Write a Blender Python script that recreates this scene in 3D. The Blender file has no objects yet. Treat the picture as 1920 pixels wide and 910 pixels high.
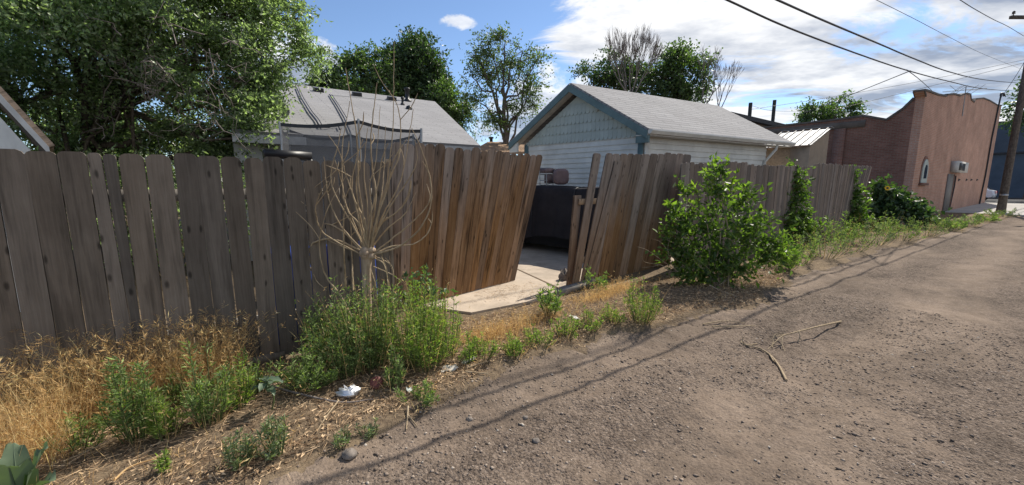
import bpy, math, random
import numpy as np
from mathutils import Vector
random.seed(7); RNG = np.random.default_rng(11)
S = bpy.context.scene
C = S.collection
R = math.radians

# ------------------------------------------------------------------ camera, sky, sun, exposure
FPX, PITCH, EYE = 740.0, math.atan(110 / 740), 1.6          # photo is 1920 x 910
cd = bpy.data.cameras.new('camera'); cam = bpy.data.objects.new('camera', cd); C.objects.link(cam)
cam.location = (0, 0, EYE); cam.rotation_euler = (R(90) - PITCH, 0, 0)
cd.sensor_width = 36; cd.lens = FPX / 1920 * 36; cd.clip_start = 0.05; cd.clip_end = 2000
S.camera = cam
SUN_AZ, SUN_EL = R(43.5), R(47)
sund = Vector((math.sin(SUN_AZ) * math.cos(SUN_EL), math.cos(SUN_AZ) * math.cos(SUN_EL), math.sin(SUN_EL)))
ld = bpy.data.lights.new('sun', 'SUN'); ld.energy = 4.8; ld.angle = R(0.5); ld.color = (1.0, 0.93, 0.82)
lo = bpy.data.objects.new('sun', ld); C.objects.link(lo); lo.rotation_euler = sund.to_track_quat('Z', 'Y').to_euler()
lo.location = (0, 0, 30)
S.view_settings.view_transform = 'Standard'; S.view_settings.look = 'None'
S.view_settings.exposure = 0.42; S.view_settings.gamma = 1.0; S.view_settings.use_curve_mapping = False
S.cycles.use_denoising = True
S.cycles.max_bounces = 6; S.cycles.transparent_max_bounces = 16
S.cycles.sample_clamp_indirect = 4.0

# ------------------------------------------------------------------ node helpers
def nd(nt, typ, ins=None, **kw):
    n = nt.nodes.new(typ)
    for k, v in kw.items(): setattr(n, k, v)
    for k, v in (ins or {}).items():
        s = n.inputs[k]
        if isinstance(v, bpy.types.NodeSocket): nt.links.new(v, s)
        else:
            if isinstance(v, tuple) and len(v) == 3 and s.type == 'RGBA': v = v + (1,)
            s.default_value = v
    return n
def math_(nt, op, a, b=0.0, c=None, clamp=False):
    ins = {0: a, 1: b}
    if c is not None: ins[2] = c
    return nd(nt, 'ShaderNodeMath', ins, operation=op, use_clamp=clamp).outputs[0]
def mixc(nt, f, a, b, bt='MIX'):
    n = nt.nodes.new('ShaderNodeMix'); n.data_type = 'RGBA'; n.blend_type = bt
    for i, v in ((0, f), (6, a), (7, b)):
        s = n.inputs[i]
        if isinstance(v, bpy.types.NodeSocket): nt.links.new(v, s)
        else: s.default_value = (v + (1,)) if isinstance(v, tuple) and len(v) == 3 else v
    return n.outputs[2]
def ramp(nt, f, stops, interp='LINEAR'):
    n = nt.nodes.new('ShaderNodeValToRGB'); nt.links.new(f, n.inputs[0]); r = n.color_ramp; r.interpolation = interp
    while len(r.elements) < len(stops): r.elements.new(0.5)
    for e, (p, c) in zip(r.elements, stops):
        e.position = p; e.color = (c, c, c, 1) if not isinstance(c, tuple) else c + (1,)
    return n.outputs[0]
def noise(nt, vec, scale, detail=4, rough=0.55, dim='3D', dist=0.0):
    n = nd(nt, 'ShaderNodeTexNoise', {'Vector': vec, 'Scale': scale, 'Detail': detail, 'Roughness': rough, 'Distortion': dist}, noise_dimensions=dim)
    return n.outputs['Fac']
def mapping(nt, vec, scale=(1, 1, 1), loc=(0, 0, 0), rot=(0, 0, 0)):
    return nd(nt, 'ShaderNodeMapping', {'Vector': vec, 'Scale': scale, 'Location': loc, 'Rotation': rot}).outputs[0]
def new_mat(name, rough=0.8, spec=0.25):
    m = bpy.data.materials.new(name); m.use_nodes = True; nt = m.node_tree
    b = nt.nodes['Principled BSDF']; b.inputs['Roughness'].default_value = rough; b.inputs['Specular IOR Level'].default_value = spec
    return m, nt, b
def bump(nt, b, h, strength=0.5, dist=0.01):
    n = nd(nt, 'ShaderNodeBump', {'Height': h, 'Strength': strength, 'Distance': dist}); nt.links.new(n.outputs[0], b.inputs['Normal'])

# ------------------------------------------------------------------ sky with clouds
W = bpy.data.worlds.new('World'); S.world = W; W.use_nodes = True
nt = W.node_tree; nt.nodes.clear()
sky = nd(nt, 'ShaderNodeTexSky', sky_type='NISHITA', sun_disc=False, sun_elevation=SUN_EL, sun_rotation=SUN_AZ, altitude=1500, air_density=1.0, dust_density=0.25, ozone_density=3.0)
tc = nt.nodes.new('ShaderNodeTexCoord')
dirv = tc.outputs['Generated']
sx = nd(nt, 'ShaderNodeSeparateXYZ', {0: dirv})
X, Y, Z = sx.outputs
zz = math_(nt, 'ADD', math_(nt, 'MAXIMUM', Z, 0.0), 0.10)
px_ = math_(nt, 'DIVIDE', X, zz); py_ = math_(nt, 'DIVIDE', Y, zz)
pl = nd(nt, 'ShaderNodeCombineXYZ', {0: px_, 1: py_, 2: 0.0}).outputs[0]
# streaky high cloud sheet, thickest to the right of the view
n1 = noise(nt, mapping(nt, pl, (0.55, 1.0, 1), (3.1, 1.7, 0), (0, 0, R(-35))), 1.7, 12, 0.66, dist=0.8)
n2 = noise(nt, mapping(nt, pl, (1, 1, 1), (8.2, 4.4, 2)), 0.6, 3, 0.5)
az = math_(nt, 'ARCTAN2', X, Y)
bank = nd(nt, 'ShaderNodeMapRange', {0: az, 1: -0.16, 2: 0.22, 3: -0.27, 4: 0.20}, interpolation_type='SMOOTHSTEP').outputs[0]
dens = math_(nt, 'ADD', math_(nt, 'ADD', n1, math_(nt, 'MULTIPLY', math_(nt, 'SUBTRACT', n2, 0.5), 0.30)), bank)
mask = nd(nt, 'ShaderNodeMapRange', {0: dens, 1: 0.56, 2: 0.71, 3: 0.0, 4: 1.0}, interpolation_type='SMOOTHSTEP').outputs[0]
# a few puffy heaps low down near the roofs: (azimuth, elevation, half width, half height)
def puff(a0, e0, wa, we, amp):
    el = math_(nt, 'ARCSINE', Z)
    da = math_(nt, 'DIVIDE', math_(nt, 'SUBTRACT', az, a0), wa); de = math_(nt, 'DIVIDE', math_(nt, 'SUBTRACT', el, e0), we)
    r2 = math_(nt, 'ADD', math_(nt, 'MULTIPLY', da, da), math_(nt, 'MULTIPLY', de, de))
    nn = noise(nt, mapping(nt, dirv, (1, 1, 1.4), (a0 * 7, 1, 3)), 16, 6, 0.6)
    v = math_(nt, 'ADD', math_(nt, 'SUBTRACT', 1.0, r2), math_(nt, 'MULTIPLY', math_(nt, 'SUBTRACT', nn, 0.5), 3.2))
    return math_(nt, 'MULTIPLY', nd(nt, 'ShaderNodeMapRange', {0: v, 1: 0.15, 2: 0.75, 3: 0.0, 4: 1.0}, interpolation_type='SMOOTHSTEP').outputs[0], amp)
for p in ((-0.47, 0.22, 0.09, 0.10, 1.0), (-0.60, 0.30, 0.12, 0.10, 0.8), (-0.13, 0.36, 0.05, 0.018, 0.8), (0.08, 0.14, 0.20, 0.13, 0.9)):
    mask = math_(nt, 'MAXIMUM', mask, puff(*p))
shade = noise(nt, mapping(nt, pl, (0.8, 1.1, 1), (1, 5, 7)), 1.1, 6, 0.6)
ccol = ramp(nt, shade, [(0.40, (0.34, 0.39, 0.49)), (0.57, (1.0, 1.0, 1.0))])
b1 = nd(nt, 'ShaderNodeBackground', {'Color': sky.outputs[0], 'Strength': 0.125})
b2 = nd(nt, 'ShaderNodeBackground', {'Color': ccol, 'Strength': 0.80})
mx = nd(nt, 'ShaderNodeMixShader', {0: math_(nt, 'MULTIPLY', mask, 0.95), 1: b1.outputs[0], 2: b2.outputs[0]})
wo = nt.nodes.new('ShaderNodeOutputWorld'); nt.links.new(mx.outputs[0], wo.inputs[0])

# ------------------------------------------------------------------ places: photo pixel -> point in the world
def ray(x, y):
    u = (x - 960) / FPX; v = (455 - y) / FPX
    return np.array([u, math.cos(PITCH) + v * math.sin(PITCH), -math.sin(PITCH) + v * math.cos(PITCH)])
E0 = np.array([0, 0, EYE])
def atz(x, y, z): d = ray(x, y); return E0 + d * ((z - EYE) / d[2])
def atY(x, y, Yd): d = ray(x, y); return E0 + d * (Yd / d[1])
def onpl(x, y, p, dv):
    n = np.array([-dv[1], dv[0], 0.0]); d = ray(x, y)
    return E0 + d * (np.dot(n[:2], np.array(p)[:2]) / np.dot(n, d))
FA = atz(480, 688, 0); FB = atz(1640, 428, 0)
DV = (FB - FA) / np.linalg.norm(FB - FA)           # along the fence / alley
NV = np.array([-DV[1], DV[0], 0.0])                # away from the alley, into the yard
def sq(p): return float(np.dot(np.asarray(p) - FA, DV)), -float(np.dot(np.asarray(p) - FA, NV))   # s along, q towards the road
def fs(s, q, z=0.0): p = FA + DV * s - NV * q; return np.array([p[0], p[1], z])
def hash2(ix, iy, k=0):
    h = np.sin(ix * 127.1 + iy * 311.7 + k * 74.7) * 43758.5453
    return h - np.floor(h)
def vnoise(x, y, k=0):
    x = np.asarray(x, float); y = np.asarray(y, float)
    ix, iy = np.floor(x), np.floor(y); fx, fy = x - ix, y - iy
    fx = fx * fx * (3 - 2 * fx); fy = fy * fy * (3 - 2 * fy)
    a = hash2(ix, iy, k); b = hash2(ix + 1, iy, k); c = hash2(ix, iy + 1, k); d = hash2(ix + 1, iy + 1, k)
    return a + (b - a) * fx + (c - a) * fy + (a - b - c + d) * fx * fy
def sstep(a, b, x): t = np.clip((np.asarray(x, float) - a) / (b - a), 0, 1); return t * t * (3 - 2 * t)
EDGE = [(-9, 1.8), (-1.5, 1.75), (0.0, 1.62), (0.6, 1.42), (1.0, 1.33), (1.6, 1.30), (2.3, 1.16), (3.3, 1.20), (4.2, 1.36), (5.8, 1.55), (8, 1.25), (11.7, 1.25), (15.5, 1.5), (21, 1.85), (32, 2.4), (60, 2.6)]
def edge_q(s): return np.interp(s, [e[0] for e in EDGE], [e[1] for e in EDGE]) + (vnoise(np.asarray(s) * 2.2, 3.3) - 0.5) * 0.3
def zg(s, q):
    s = np.asarray(s, float); q = np.asarray(q, float)
    e = np.interp(s, [k[0] for k in EDGE], [k[1] for k in EDGE])
    near = np.exp(-((s - 2) / 25) ** 2)
    bank = 0.07 * np.exp(-((q - e * 0.6) / 0.45) ** 2)
    road = -0.05 * sstep(-0.15, 0.5, q - e)
    rough_ = (vnoise(s * 1.3, q * 1.3, 1) - 0.5) * 0.06 * sstep(0.0, 0.6, q) + (vnoise(s * 5, q * 5, 2) - 0.5) * 0.02 * sstep(0.1, 0.5, q)
    rut = -0.05 * np.exp(-((s - 5.0) / 1.6) ** 2 - ((q - 2.6) / 0.5) ** 2)
    return (bank + road + rough_ + rut) * near
def gp(x, y):
    z = 0.0
    for _ in range(4):
        p = atz(x, y, z); z = float(zg(*sq(p)))
    return np.array([p[0], p[1], z])

# ------------------------------------------------------------------ mesh helpers
OFF = {}
class MB:
    def __init__(s): s.V = []; s.F = []; s.U = []; s.n = 0
    def add(s, V, F, U=None):
        V = np.asarray(V, float).reshape(-1, 3); F = np.asarray(F, int)
        s.V.append(V); s.F.append(F + s.n); s.n += len(V)
        s.U.append(np.zeros((F.size, 2)) if U is None else np.asarray(U, float).reshape(-1, 2))
    def box(s, o, ax, ay, az_, uvo=None):
        """box from corner o spanned by three edge vectors; uv runs across (u) and along az (v) in metres"""
        o, ax, ay, az_ = (np.asarray(k, float) for k in (o, ax, ay, az_))
        V = [o, o + ax, o + ax + ay, o + ay]; V = V + [v + az_ for v in V]
        F = [[0, 3, 2, 1], [4, 5, 6, 7], [0, 1, 5, 4], [1, 2, 6, 5], [2, 3, 7, 6], [3, 0, 4, 7]]
        if np.dot(np.cross(ax, ay), az_) < 0: F = [f[::-1] for f in F]
        uvo = uvo or (random.random() * 20, random.random() * 20)
        lx, ly, lz = np.linalg.norm(ax), np.linalg.norm(ay), np.linalg.norm(az_)
        P = {0: (0, 0), 1: (lx, 0), 2: (lx + ly, 0), 3: (2 * lx + ly, 0), 4: (0, lz), 5: (lx, lz), 6: (lx + ly, lz), 7: (2 * lx + ly, lz)}
        U = []
        for fi, f in enumerate(F):
            for i in f:
                u, v = P[i]
                if set(f) <= {0, 1, 2, 3} or set(f) <= {4, 5, 6, 7}: u, v = {0: (0, 0), 1: (lx, 0), 2: (lx, ly), 3: (0, ly)}[i % 4]
                elif set(f) == {3, 0, 4, 7}: u, v = ({0: 0, 3: ly}[i % 4], lz if i > 3 else 0)
                U.append((u + uvo[0], v + uvo[1]))
        s.add(V, F, U)
    def cbox(s, c, sx, sy, sz, dx=(1, 0, 0), dy=(0, 1, 0), dz=(0, 0, 1)):
        dx, dy, dz = (np.asarray(k, float) for k in (dx, dy, dz))
        s.box(np.asarray(c, float) - dx * sx / 2 - dy * sy / 2 - dz * sz / 2, dx * sx, dy * sy, dz * sz)
    def prism(s, pts, ex, uv=None):
        """planar polygon pts (n x 3) extruded by ex; uv: function point -> (u, v)"""
        P = np.asarray(pts, float); n = len(P); ex = np.asarray(ex, float)
        nrm = np.zeros(3)
        for i in range(n): nrm += np.cross(P[i] - P[0], P[(i + 1) % n] - P[0])
        if np.dot(nrm, ex) > 0: P = P[::-1]
        V = np.vstack([P, P + ex])
        uvf = uv or (lambda p: (p[0] + p[1], p[2]))
        for f in [list(range(n)), list(range(2 * n - 1, n - 1, -1))] + [[(i + 1) % n, i, i + n, (i + 1) % n + n] for i in range(n)]:
            s.add(V[f], [list(range(len(f)))], [uvf(V[i]) for i in f])
    def quad(s, a, b, c, d, uv=None):
        s.add([a, b, c, d], [[0, 1, 2, 3]], uv)
    def tube(s, pts, rad, sides=6, cap=True):
        P = np.asarray(pts, float); n = len(P)
        rad = np.full(n, rad) if np.isscalar(rad) else np.asarray(rad, float)
        T = np.gradient(P, axis=0); T /= np.linalg.norm(T, axis=1)[:, None] + 1e-12
        ref = np.array([0.31, 0.17, 0.93]) if abs(T[0][2]) < 0.8 else np.array([0.93, 0.2, 0.1])
        A = np.cross(T, ref); A /= np.linalg.norm(A, axis=1)[:, None] + 1e-12
        B = np.cross(T, A)
        an = np.linspace(0, 2 * math.pi, sides, endpoint=False)
        V = (P[:, None] + (A[:, None] * np.cos(an)[None, :, None] + B[:, None] * np.sin(an)[None, :, None]) * rad[:, None, None]).reshape(-1, 3)
        i = np.arange(n - 1)[:, None] * sides; j = np.arange(sides)[None]; j2 = (j + 1) % sides
        F = np.stack([i + j, i + j2, i + sides + j2, i + sides + j], -1).reshape(-1, 4)
        L = np.concatenate([[0], np.cumsum(np.linalg.norm(np.diff(P, axis=0), axis=1))])
        ii = np.repeat(np.arange(n - 1), sides); jj = np.tile(np.arange(sides), n - 1)
        U = np.stack([np.stack([jj / sides, L[ii]], -1), np.stack([(jj + 1) / sides, L[ii]], -1), np.stack([(jj + 1) / sides, L[ii + 1]], -1), np.stack([jj / sides, L[ii + 1]], -1)], 1).reshape(-1, 2)
        s.add(V, F[:, ::-1] * 1, U[:, :])
        if cap:
            s.add(V[:sides], [list(range(sides))]); s.add(V[-sides:], [list(range(sides))[::-1]])
    def lathe(s, c, prof, sides=20, axis=(0, 0, 1)):
        ax = np.asarray(axis, float); ax /= np.linalg.norm(ax)
        t = np.array([1, 0, 0]) if abs(ax[0]) < 0.8 else np.array([0, 1, 0]); A = np.cross(ax, t); A /= np.linalg.norm(A); B = np.cross(ax, A)
        an = np.linspace(0, 2 * math.pi, sides, endpoint=False)
        V = np.array([np.asarray(c) + ax * h + (A * math.cos(a) + B * math.sin(a)) * r for r, h in prof for a in an])
        F = [[k * sides + j, k * sides + (j + 1) % sides, (k + 1) * sides + (j + 1) % sides, (k + 1) * sides + j] for k in range(len(prof) - 1) for j in range(sides)]
        s.add(V, F)
        s.add(V[:sides], [list(range(sides))[::-1]]); s.add(V[-sides:], [list(range(sides))])
    def leaves(s, cen, dirs, L, Wd, fold=0.25, up=None):
        """one folded leaf per point: base at cen, pointing along dirs"""
        cen = np.asarray(cen, float); n = len(cen)
        if n == 0: return
        d = dirs / (np.linalg.norm(dirs, axis=1)[:, None] + 1e-9)
        r = RNG.normal(size=(n, 3)) if up is None else up + RNG.normal(size=(n, 3)) * 0.5
        side = np.cross(d, r); side /= np.linalg.norm(side, axis=1)[:, None] + 1e-9
        nn = np.cross(side, d)
        L = np.broadcast_to(L, (n,))[:, None]; Wd = np.broadcast_to(Wd, (n,))[:, None]
        b = cen; t = cen + d * L - nn * L * 0.12; m = cen + d * L * 0.45
        l = m + side * Wd / 2 + nn * Wd * fold; rr = m - side * Wd / 2 + nn * Wd * fold
        V = np.stack([b, l, t, rr], 1).reshape(-1, 3)
        k = np.arange(n)[:, None] * 4
        F = np.concatenate([k + np.array([[0, 2, 1]]), k + np.array([[0, 3, 2]])], 1).reshape(-1, 3)
        s.add(V, F)
    def blades(s, base, tip, width, bend, segs=3):
        """curved tapering grass blades"""
        base = np.asarray(base, float); tip = np.asarray(tip, float); n = len(base)
        ax = tip - base; h = np.cross(ax, RNG.normal(size=(n, 3))); h /= np.linalg.norm(h, axis=1)[:, None] + 1e-9
        width = np.broadcast_to(width, (n,))[:, None]
        rows = []
        for i in range(segs + 1):
            t = i / segs; c = base + ax * t + bend * (t * t - t * 0.2)
            w = width * (1 - t * 0.9)
            rows += [c - h * w / 2, c + h * w / 2]
        m = 2 * (segs + 1); V = np.stack(rows, 1).reshape(-1, 3); k = np.arange(n)[:, None] * m
        F = np.concatenate([k + np.array([[2 * i, 2 * i + 1, 2 * i + 3, 2 * i + 2]]) for i in range(segs)], 1).reshape(-1, 4)
        s.add(V, F)
    def build(s, name, mat, parent=None, smooth=False, loc=None):
        V = np.vstack(s.V)
        off = OFF[parent.name] if parent is not None else (np.asarray(loc, float) if loc is not None else np.zeros(3))
        me = bpy.data.meshes.new(name)
        tot = np.concatenate([np.full(len(f), f.shape[1]) for f in s.F]); lv = np.concatenate([f.ravel() for f in s.F])
        st = np.concatenate([[0], np.cumsum(tot)[:-1]])
        me.vertices.add(len(V)); me.vertices.foreach_set('co', (V - off).astype(np.float32).ravel())
        me.loops.add(len(lv)); me.loops.foreach_set('vertex_index', lv.astype(np.int32))
        me.polygons.add(len(tot)); me.polygons.foreach_set('loop_start', st.astype(np.int32)); me.polygons.foreach_set('loop_total', tot.astype(np.int32))
        uv = me.uv_layers.new(name='UVMap'); uv.data.foreach_set('uv', np.vstack(s.U).astype(np.float32).ravel())
        if smooth: me.polygons.foreach_set('use_smooth', np.ones(len(tot), bool))
        me.update(calc_edges=True); me.validate()
        if mat is not None: me.materials.append(mat)
        o = bpy.data.objects.new(name, me); C.objects.link(o)
        if parent is not None: o.parent = parent
        elif loc is not None: o.location = Vector(off)
        OFF[o.name] = off
        return o
def tag(o, label=None, cat=None, group=None, kind=None):
    for k, v in (('label', label), ('category', cat), ('group', group), ('kind', kind)):
        if v: o[k] = v
    return o
def thing(name, loc, label, cat, group=None):
    o = bpy.data.objects.new(name, None); C.objects.link(o); o.empty_display_size = 0.2
    o.location = Vector([float(v) for v in loc]); OFF[o.name] = np.array([float(v) for v in loc])
    return tag(o, label, cat, group)
def struct(o): o['kind'] = 'structure'; return o
def stuff(o, label=None, cat=None): tag(o, label, cat, None, 'stuff'); return o
def curve3(pts, n=14):
    """smooth polyline through the points (Catmull-Rom)"""
    P = np.asarray(pts, float); P = np.vstack([2 * P[0] - P[1], P, 2 * P[-1] - P[-2]])
    out = []
    per = max(2, n // (len(P) - 3))
    for i in range(1, len(P) - 2):
        for t in np.linspace(0, 1, per, endpoint=False):
            a, b, c, d = P[i - 1], P[i], P[i + 1], P[i + 2]
            out.append(0.5 * ((2 * b) + (c - a) * t + (2 * a - 5 * b + 4 * c - d) * t * t + (3 * b - 3 * c + d - a) * t ** 3))
    out.append(P[-2]); return np.array(out)
def rdir(n): v = RNG.normal(size=(n, 3)); return v / np.linalg.norm(v, axis=1)[:, None]

# ------------------------------------------------------------------ materials
def plain(name, col, rough=0.7, spec=0.3, metal=0.0, var=0.25, scale=6.0, bmp=0.0):
    """a surface colour with soft mottling and grime"""
    m, nt, b = new_mat(name, rough, spec); tcn = nt.nodes.new('ShaderNodeTexCoord')
    n = noise(nt, tcn.outputs['Object'], scale, 6, 0.65)
    dk = tuple(c * (1 - var) for c in col); lt = tuple(min(1, c * (1 + var * 0.6)) for c in col)
    nt.links.new(ramp(nt, n, [(0.3, dk), (0.7, lt)]), b.inputs['Base Color']); b.inputs['Metallic'].default_value = metal
    if bmp: bump(nt, b, noise(nt, tcn.outputs['Object'], scale * 12, 4), bmp, 0.004)
    return m
def wood(name, dark, mid, light, stain=0.0, knots=True, grey=0.0, side=0.0):
    m, nt, b = new_mat(name, 0.85, 0.15)
    uv = nt.nodes.new('ShaderNodeTexCoord').outputs['UV']
    geo = nt.nodes.new('ShaderNodeNewGeometry'); rnd = geo.outputs['Random Per Island']
    w = noise(nt, mapping(nt, uv, (6, 0.7, 1)), 1.5, 3)
    wuv = nd(nt, 'ShaderNodeVectorMath', {0: uv, 1: nd(nt, 'ShaderNodeCombineXYZ', {0: math_(nt, 'MULTIPLY', w, 0.05), 1: 0.0, 2: 0.0}).outputs[0]}, operation='ADD').outputs[0]
    g = noise(nt, mapping(nt, wuv, (85, 2.2, 1)), 1.0, 6, 0.7)
    g2 = noise(nt, mapping(nt, wuv, (22, 0.8, 1)), 1.0, 4, 0.6)
    g3 = noise(nt, mapping(nt, uv, (4, 2.5, 1), (5, 5, 0)), 1.0, 5, 0.65)
    gg = math_(nt, 'ADD', math_(nt, 'ADD', math_(nt, 'MULTIPLY', g, 0.42), math_(nt, 'MULTIPLY', g2, 0.30)), math_(nt, 'MULTIPLY', g3, 0.28))
    col = ramp(nt, gg, [(0.30, dark), (0.5, mid), (0.72, light)])
    if knots:
        v = nd(nt, 'ShaderNodeTexVoronoi', {'Vector': mapping(nt, wuv, (7.5, 2.9, 1)), 'Scale': 1.0, 'Randomness': 1.0}, voronoi_dimensions='2D').outputs['Distance']
        k = ramp(nt, v, [(0.045, 1.0), (0.115, 0.0)])
        pick = math_(nt, 'GREATER_THAN', noise(nt, mapping(nt, uv, (5, 1.4, 1), (4, 9, 0)), 1.0, 0), 0.56)
        col = mixc(nt, math_(nt, 'MULTIPLY', math_(nt, 'MULTIPLY', k, pick), 0.75), col, tuple(c * 0.3 for c in dark))
    if stain:
        st = noise(nt, mapping(nt, uv, (16, 1.1, 1), (2, 3, 0)), 1.0, 5, 0.6)
        col = mixc(nt, math_(nt, 'MULTIPLY', ramp(nt, st, [(0.52, 0.0), (0.66, 1.0)]), stain), col, tuple(c * 0.35 for c in dark))
    if grey:     # tops bleached grey by weather, ragged along the grain
        zz_ = nd(nt, 'ShaderNodeSeparateXYZ', {0: nt.nodes.new('ShaderNodeTexCoord').outputs['Object']}).outputs[2]
        gm_ = math_(nt, 'ADD', math_(nt, 'ADD', zz_, math_(nt, 'MULTIPLY', noise(nt, mapping(nt, uv, (7, 0.5, 1)), 1.0, 4), 1.6)), math_(nt, 'MULTIPLY', rnd, 0.8))
        gm_ = math_(nt, 'ADD', gm_, math_(nt, 'MULTIPLY', nd(nt, 'ShaderNodeSeparateXYZ', {0: nt.nodes.new('ShaderNodeTexCoord').outputs['Object']}).outputs[0], side))
        gf = nd(nt, 'ShaderNodeMapRange', {0: gm_, 1: 1.7, 2: 3.2, 3: 0.0, 4: grey}, interpolation_type='SMOOTHSTEP').outputs[0]
        bw = nd(nt, 'ShaderNodeHueSaturation', {'Saturation': 0.42, 'Value': 0.84, 'Color': col}).outputs[0]
        col = mixc(nt, gf, col, bw)
    br = nd(nt, 'ShaderNodeMapRange', {0: rnd, 1: 0.0, 2: 1.0, 3: 0.66, 4: 1.28}).outputs[0]
    hs = nd(nt, 'ShaderNodeHueSaturation', {'Saturation': nd(nt, 'ShaderNodeMapRange', {0: math_(nt, 'FRACT', math_(nt, 'MULTIPLY', rnd, 7.3)), 3: 0.8, 4: 1.2}).outputs[0], 'Value': br, 'Color': col})
    nt.links.new(hs.outputs[0], b.inputs['Base Color'])
    bump(nt, b, gg, 0.6, 0.004)
    return m
def leafm(name, c1, c2, trans=0.4, tc_=None, rough=0.45, spec=0.4):
    m, nt, b = new_mat(name, rough, spec)
    rnd = nt.nodes.new('ShaderNodeNewGeometry').outputs['Random Per Island']
    col = ramp(nt, rnd, [(0.0, c1), (0.8, c2), (1.0, tuple(min(1, c * 1.5) for c in c2))])
    nt.links.new(col, b.inputs['Base Color'])
    tcol = mixc(nt, 1.0, col, tc_ or (1.5, 1.9, 0.5), 'MULTIPLY')
    tr = nd(nt, 'ShaderNodeBsdfTranslucent', {'Color': tcol})
    mix = nd(nt, 'ShaderNodeMixShader', {0: trans, 1: b.outputs[0], 2: tr.outputs[0]})
    nt.links.new(mix.outputs[0], nt.nodes['Material Output'].inputs['Surface'])
    return m
def shingle(name, c1, c2, c3):
    m, nt, b = new_mat(name, 0.9, 0.15); uv = nt.nodes.new('ShaderNodeTexCoord').outputs['UV']
    br = nd(nt, 'ShaderNodeTexBrick', {'Vector': uv, 'Color1': c1, 'Color2': c2, 'Mortar': c3, 'Scale': 1.0, 'Mortar Size': 0.018, 'Mortar Smooth': 0.25, 'Bias': 0.0, 'Brick Width': 0.95, 'Row Height': 0.14}, offset=0.5)
    n = noise(nt, mapping(nt, uv, (1, 1, 1)), 60, 3, 0.7); n2 = noise(nt, uv, 0.7, 4)
    col = mixc(nt, 0.5, br.outputs[0], ramp(nt, n, [(0.3, tuple(c * 0.6 for c in c1)), (0.7, tuple(c * 1.3 for c in c2))]))
    col = mixc(nt, 0.35, col, ramp(nt, n2, [(0.3, 0.5), (0.7, 1.0)]), 'MULTIPLY')
    nt.links.new(col, b.inputs['Base Color']); bump(nt, b, math_(nt, 'ADD', math_(nt, 'MULTIPLY', br.outputs['Fac'], -1.0), math_(nt, 'MULTIPLY', n, 0.3)), 0.7, 0.012)
    return m
def brickm(name, c1, c2, mo, dirt=0.3):
    m, nt, b = new_mat(name, 0.9, 0.15); uv = nt.nodes.new('ShaderNodeTexCoord').outputs['UV']
    br = nd(nt, 'ShaderNodeTexBrick', {'Vector': uv, 'Color1': c1, 'Color2': c2, 'Mortar': mo, 'Scale': 1.0, 'Mortar Size': 0.010, 'Mortar Smooth': 0.2, 'Bias': -0.1, 'Brick Width': 0.22, 'Row Height': 0.075}, offset=0.5)
    n = noise(nt, uv, 1.1, 6, 0.65); n2 = noise(nt, mapping(nt, uv, (0.7, 0.45, 1)), 1.0, 6, 0.65); n3 = noise(nt, uv, 14, 4)
    col = mixc(nt, dirt, br.outputs[0], ramp(nt, n, [(0.3, 0.35), (0.7, 1.0)]), 'MULTIPLY')
    col = mixc(nt, dirt * 0.7, col, ramp(nt, n2, [(0.35, 0.4), (0.6, 1.0)]), 'MULTIPLY')
    col = mixc(nt, 0.3, col, ramp(nt, n3, [(0.3, 0.5), (0.7, 1.0)]), 'MULTIPLY')
    nt.links.new(col, b.inputs['Base Color']); bump(nt, b, math_(nt, 'MULTIPLY', br.outputs['Fac'], -1.0), 0.7, 0.01)
    return m
def barkm(name, c1, c2, sc=(8, 1.5, 1)):
    m, nt, b = new_mat(name, 0.9, 0.1); uv = nt.nodes.new('ShaderNodeTexCoord')
    n = noise(nt, uv.outputs['Object'], 9, 6, 0.7)
    n2 = noise(nt, mapping(nt, uv.outputs['Object'], (30, 30, 5)), 1, 4)
    f = math_(nt, 'ADD', math_(nt, 'MULTIPLY', n, 0.5), math_(nt, 'MULTIPLY', n2, 0.5))
    nt.links.new(ramp(nt, f, [(0.35, c1), (0.65, c2)]), b.inputs['Base Color']); bump(nt, b, n2, 0.6, 0.01)
    return m
M = {}
M['fence_grey'] = wood('fence_grey', (0.082, 0.069, 0.057), (0.158, 0.133, 0.110), (0.245, 0.210, 0.176), 0.45)
M['gate_wood'] = wood('gate_wood', (0.095, 0.052, 0.028), (0.240, 0.142, 0.078), (0.390, 0.262, 0.160), 0.85, grey=0.95, side=-0.40)
M['panel_wood'] = wood('panel_wood', (0.110, 0.062, 0.036), (0.245, 0.148, 0.085), (0.370, 0.250, 0.160), 0.6, grey=0.9, side=0.30)
M['fence_far'] = wood('fence_far', (0.100, 0.080, 0.068), (0.185, 0.152, 0.130), (0.280, 0.235, 0.205), 0.2)
M['lumber'] = wood('lumber', (0.20, 0.12, 0.07), (0.36, 0.24, 0.14), (0.5, 0.36, 0.24), 0.2)
M['old_lumber'] = wood('old_lumber', (0.12, 0.11, 0.10), (0.22, 0.20, 0.18), (0.34, 0.31, 0.28))
M['shingle'] = shingle('shingle', (0.27, 0.265, 0.27), (0.36, 0.355, 0.36), (0.12, 0.12, 0.125))
M['brown_roof'] = shingle('brown_roof', (0.28, 0.18, 0.11), (0.36, 0.24, 0.15), (0.15, 0.1, 0.07))
M['old_shingle'] = shingle('old_shingle', (0.13, 0.10, 0.08), (0.20, 0.155, 0.12), (0.06, 0.05, 0.04))
M['white_paint'] = plain('white_paint', (0.64, 0.63, 0.59), 0.6, 0.3, var=0.2, scale=2.2)
M['pale_aqua'] = plain('pale_aqua', (0.41, 0.455, 0.425), 0.6, 0.3, var=0.15, scale=3)
M['teal_trim'] = plain('teal_trim', (0.115, 0.175, 0.185), 0.6, 0.3, var=0.22, scale=4)
M['off_white'] = plain('off_white', (0.55, 0.53, 0.49), 0.6, 0.3, var=0.2, scale=3)
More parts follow.
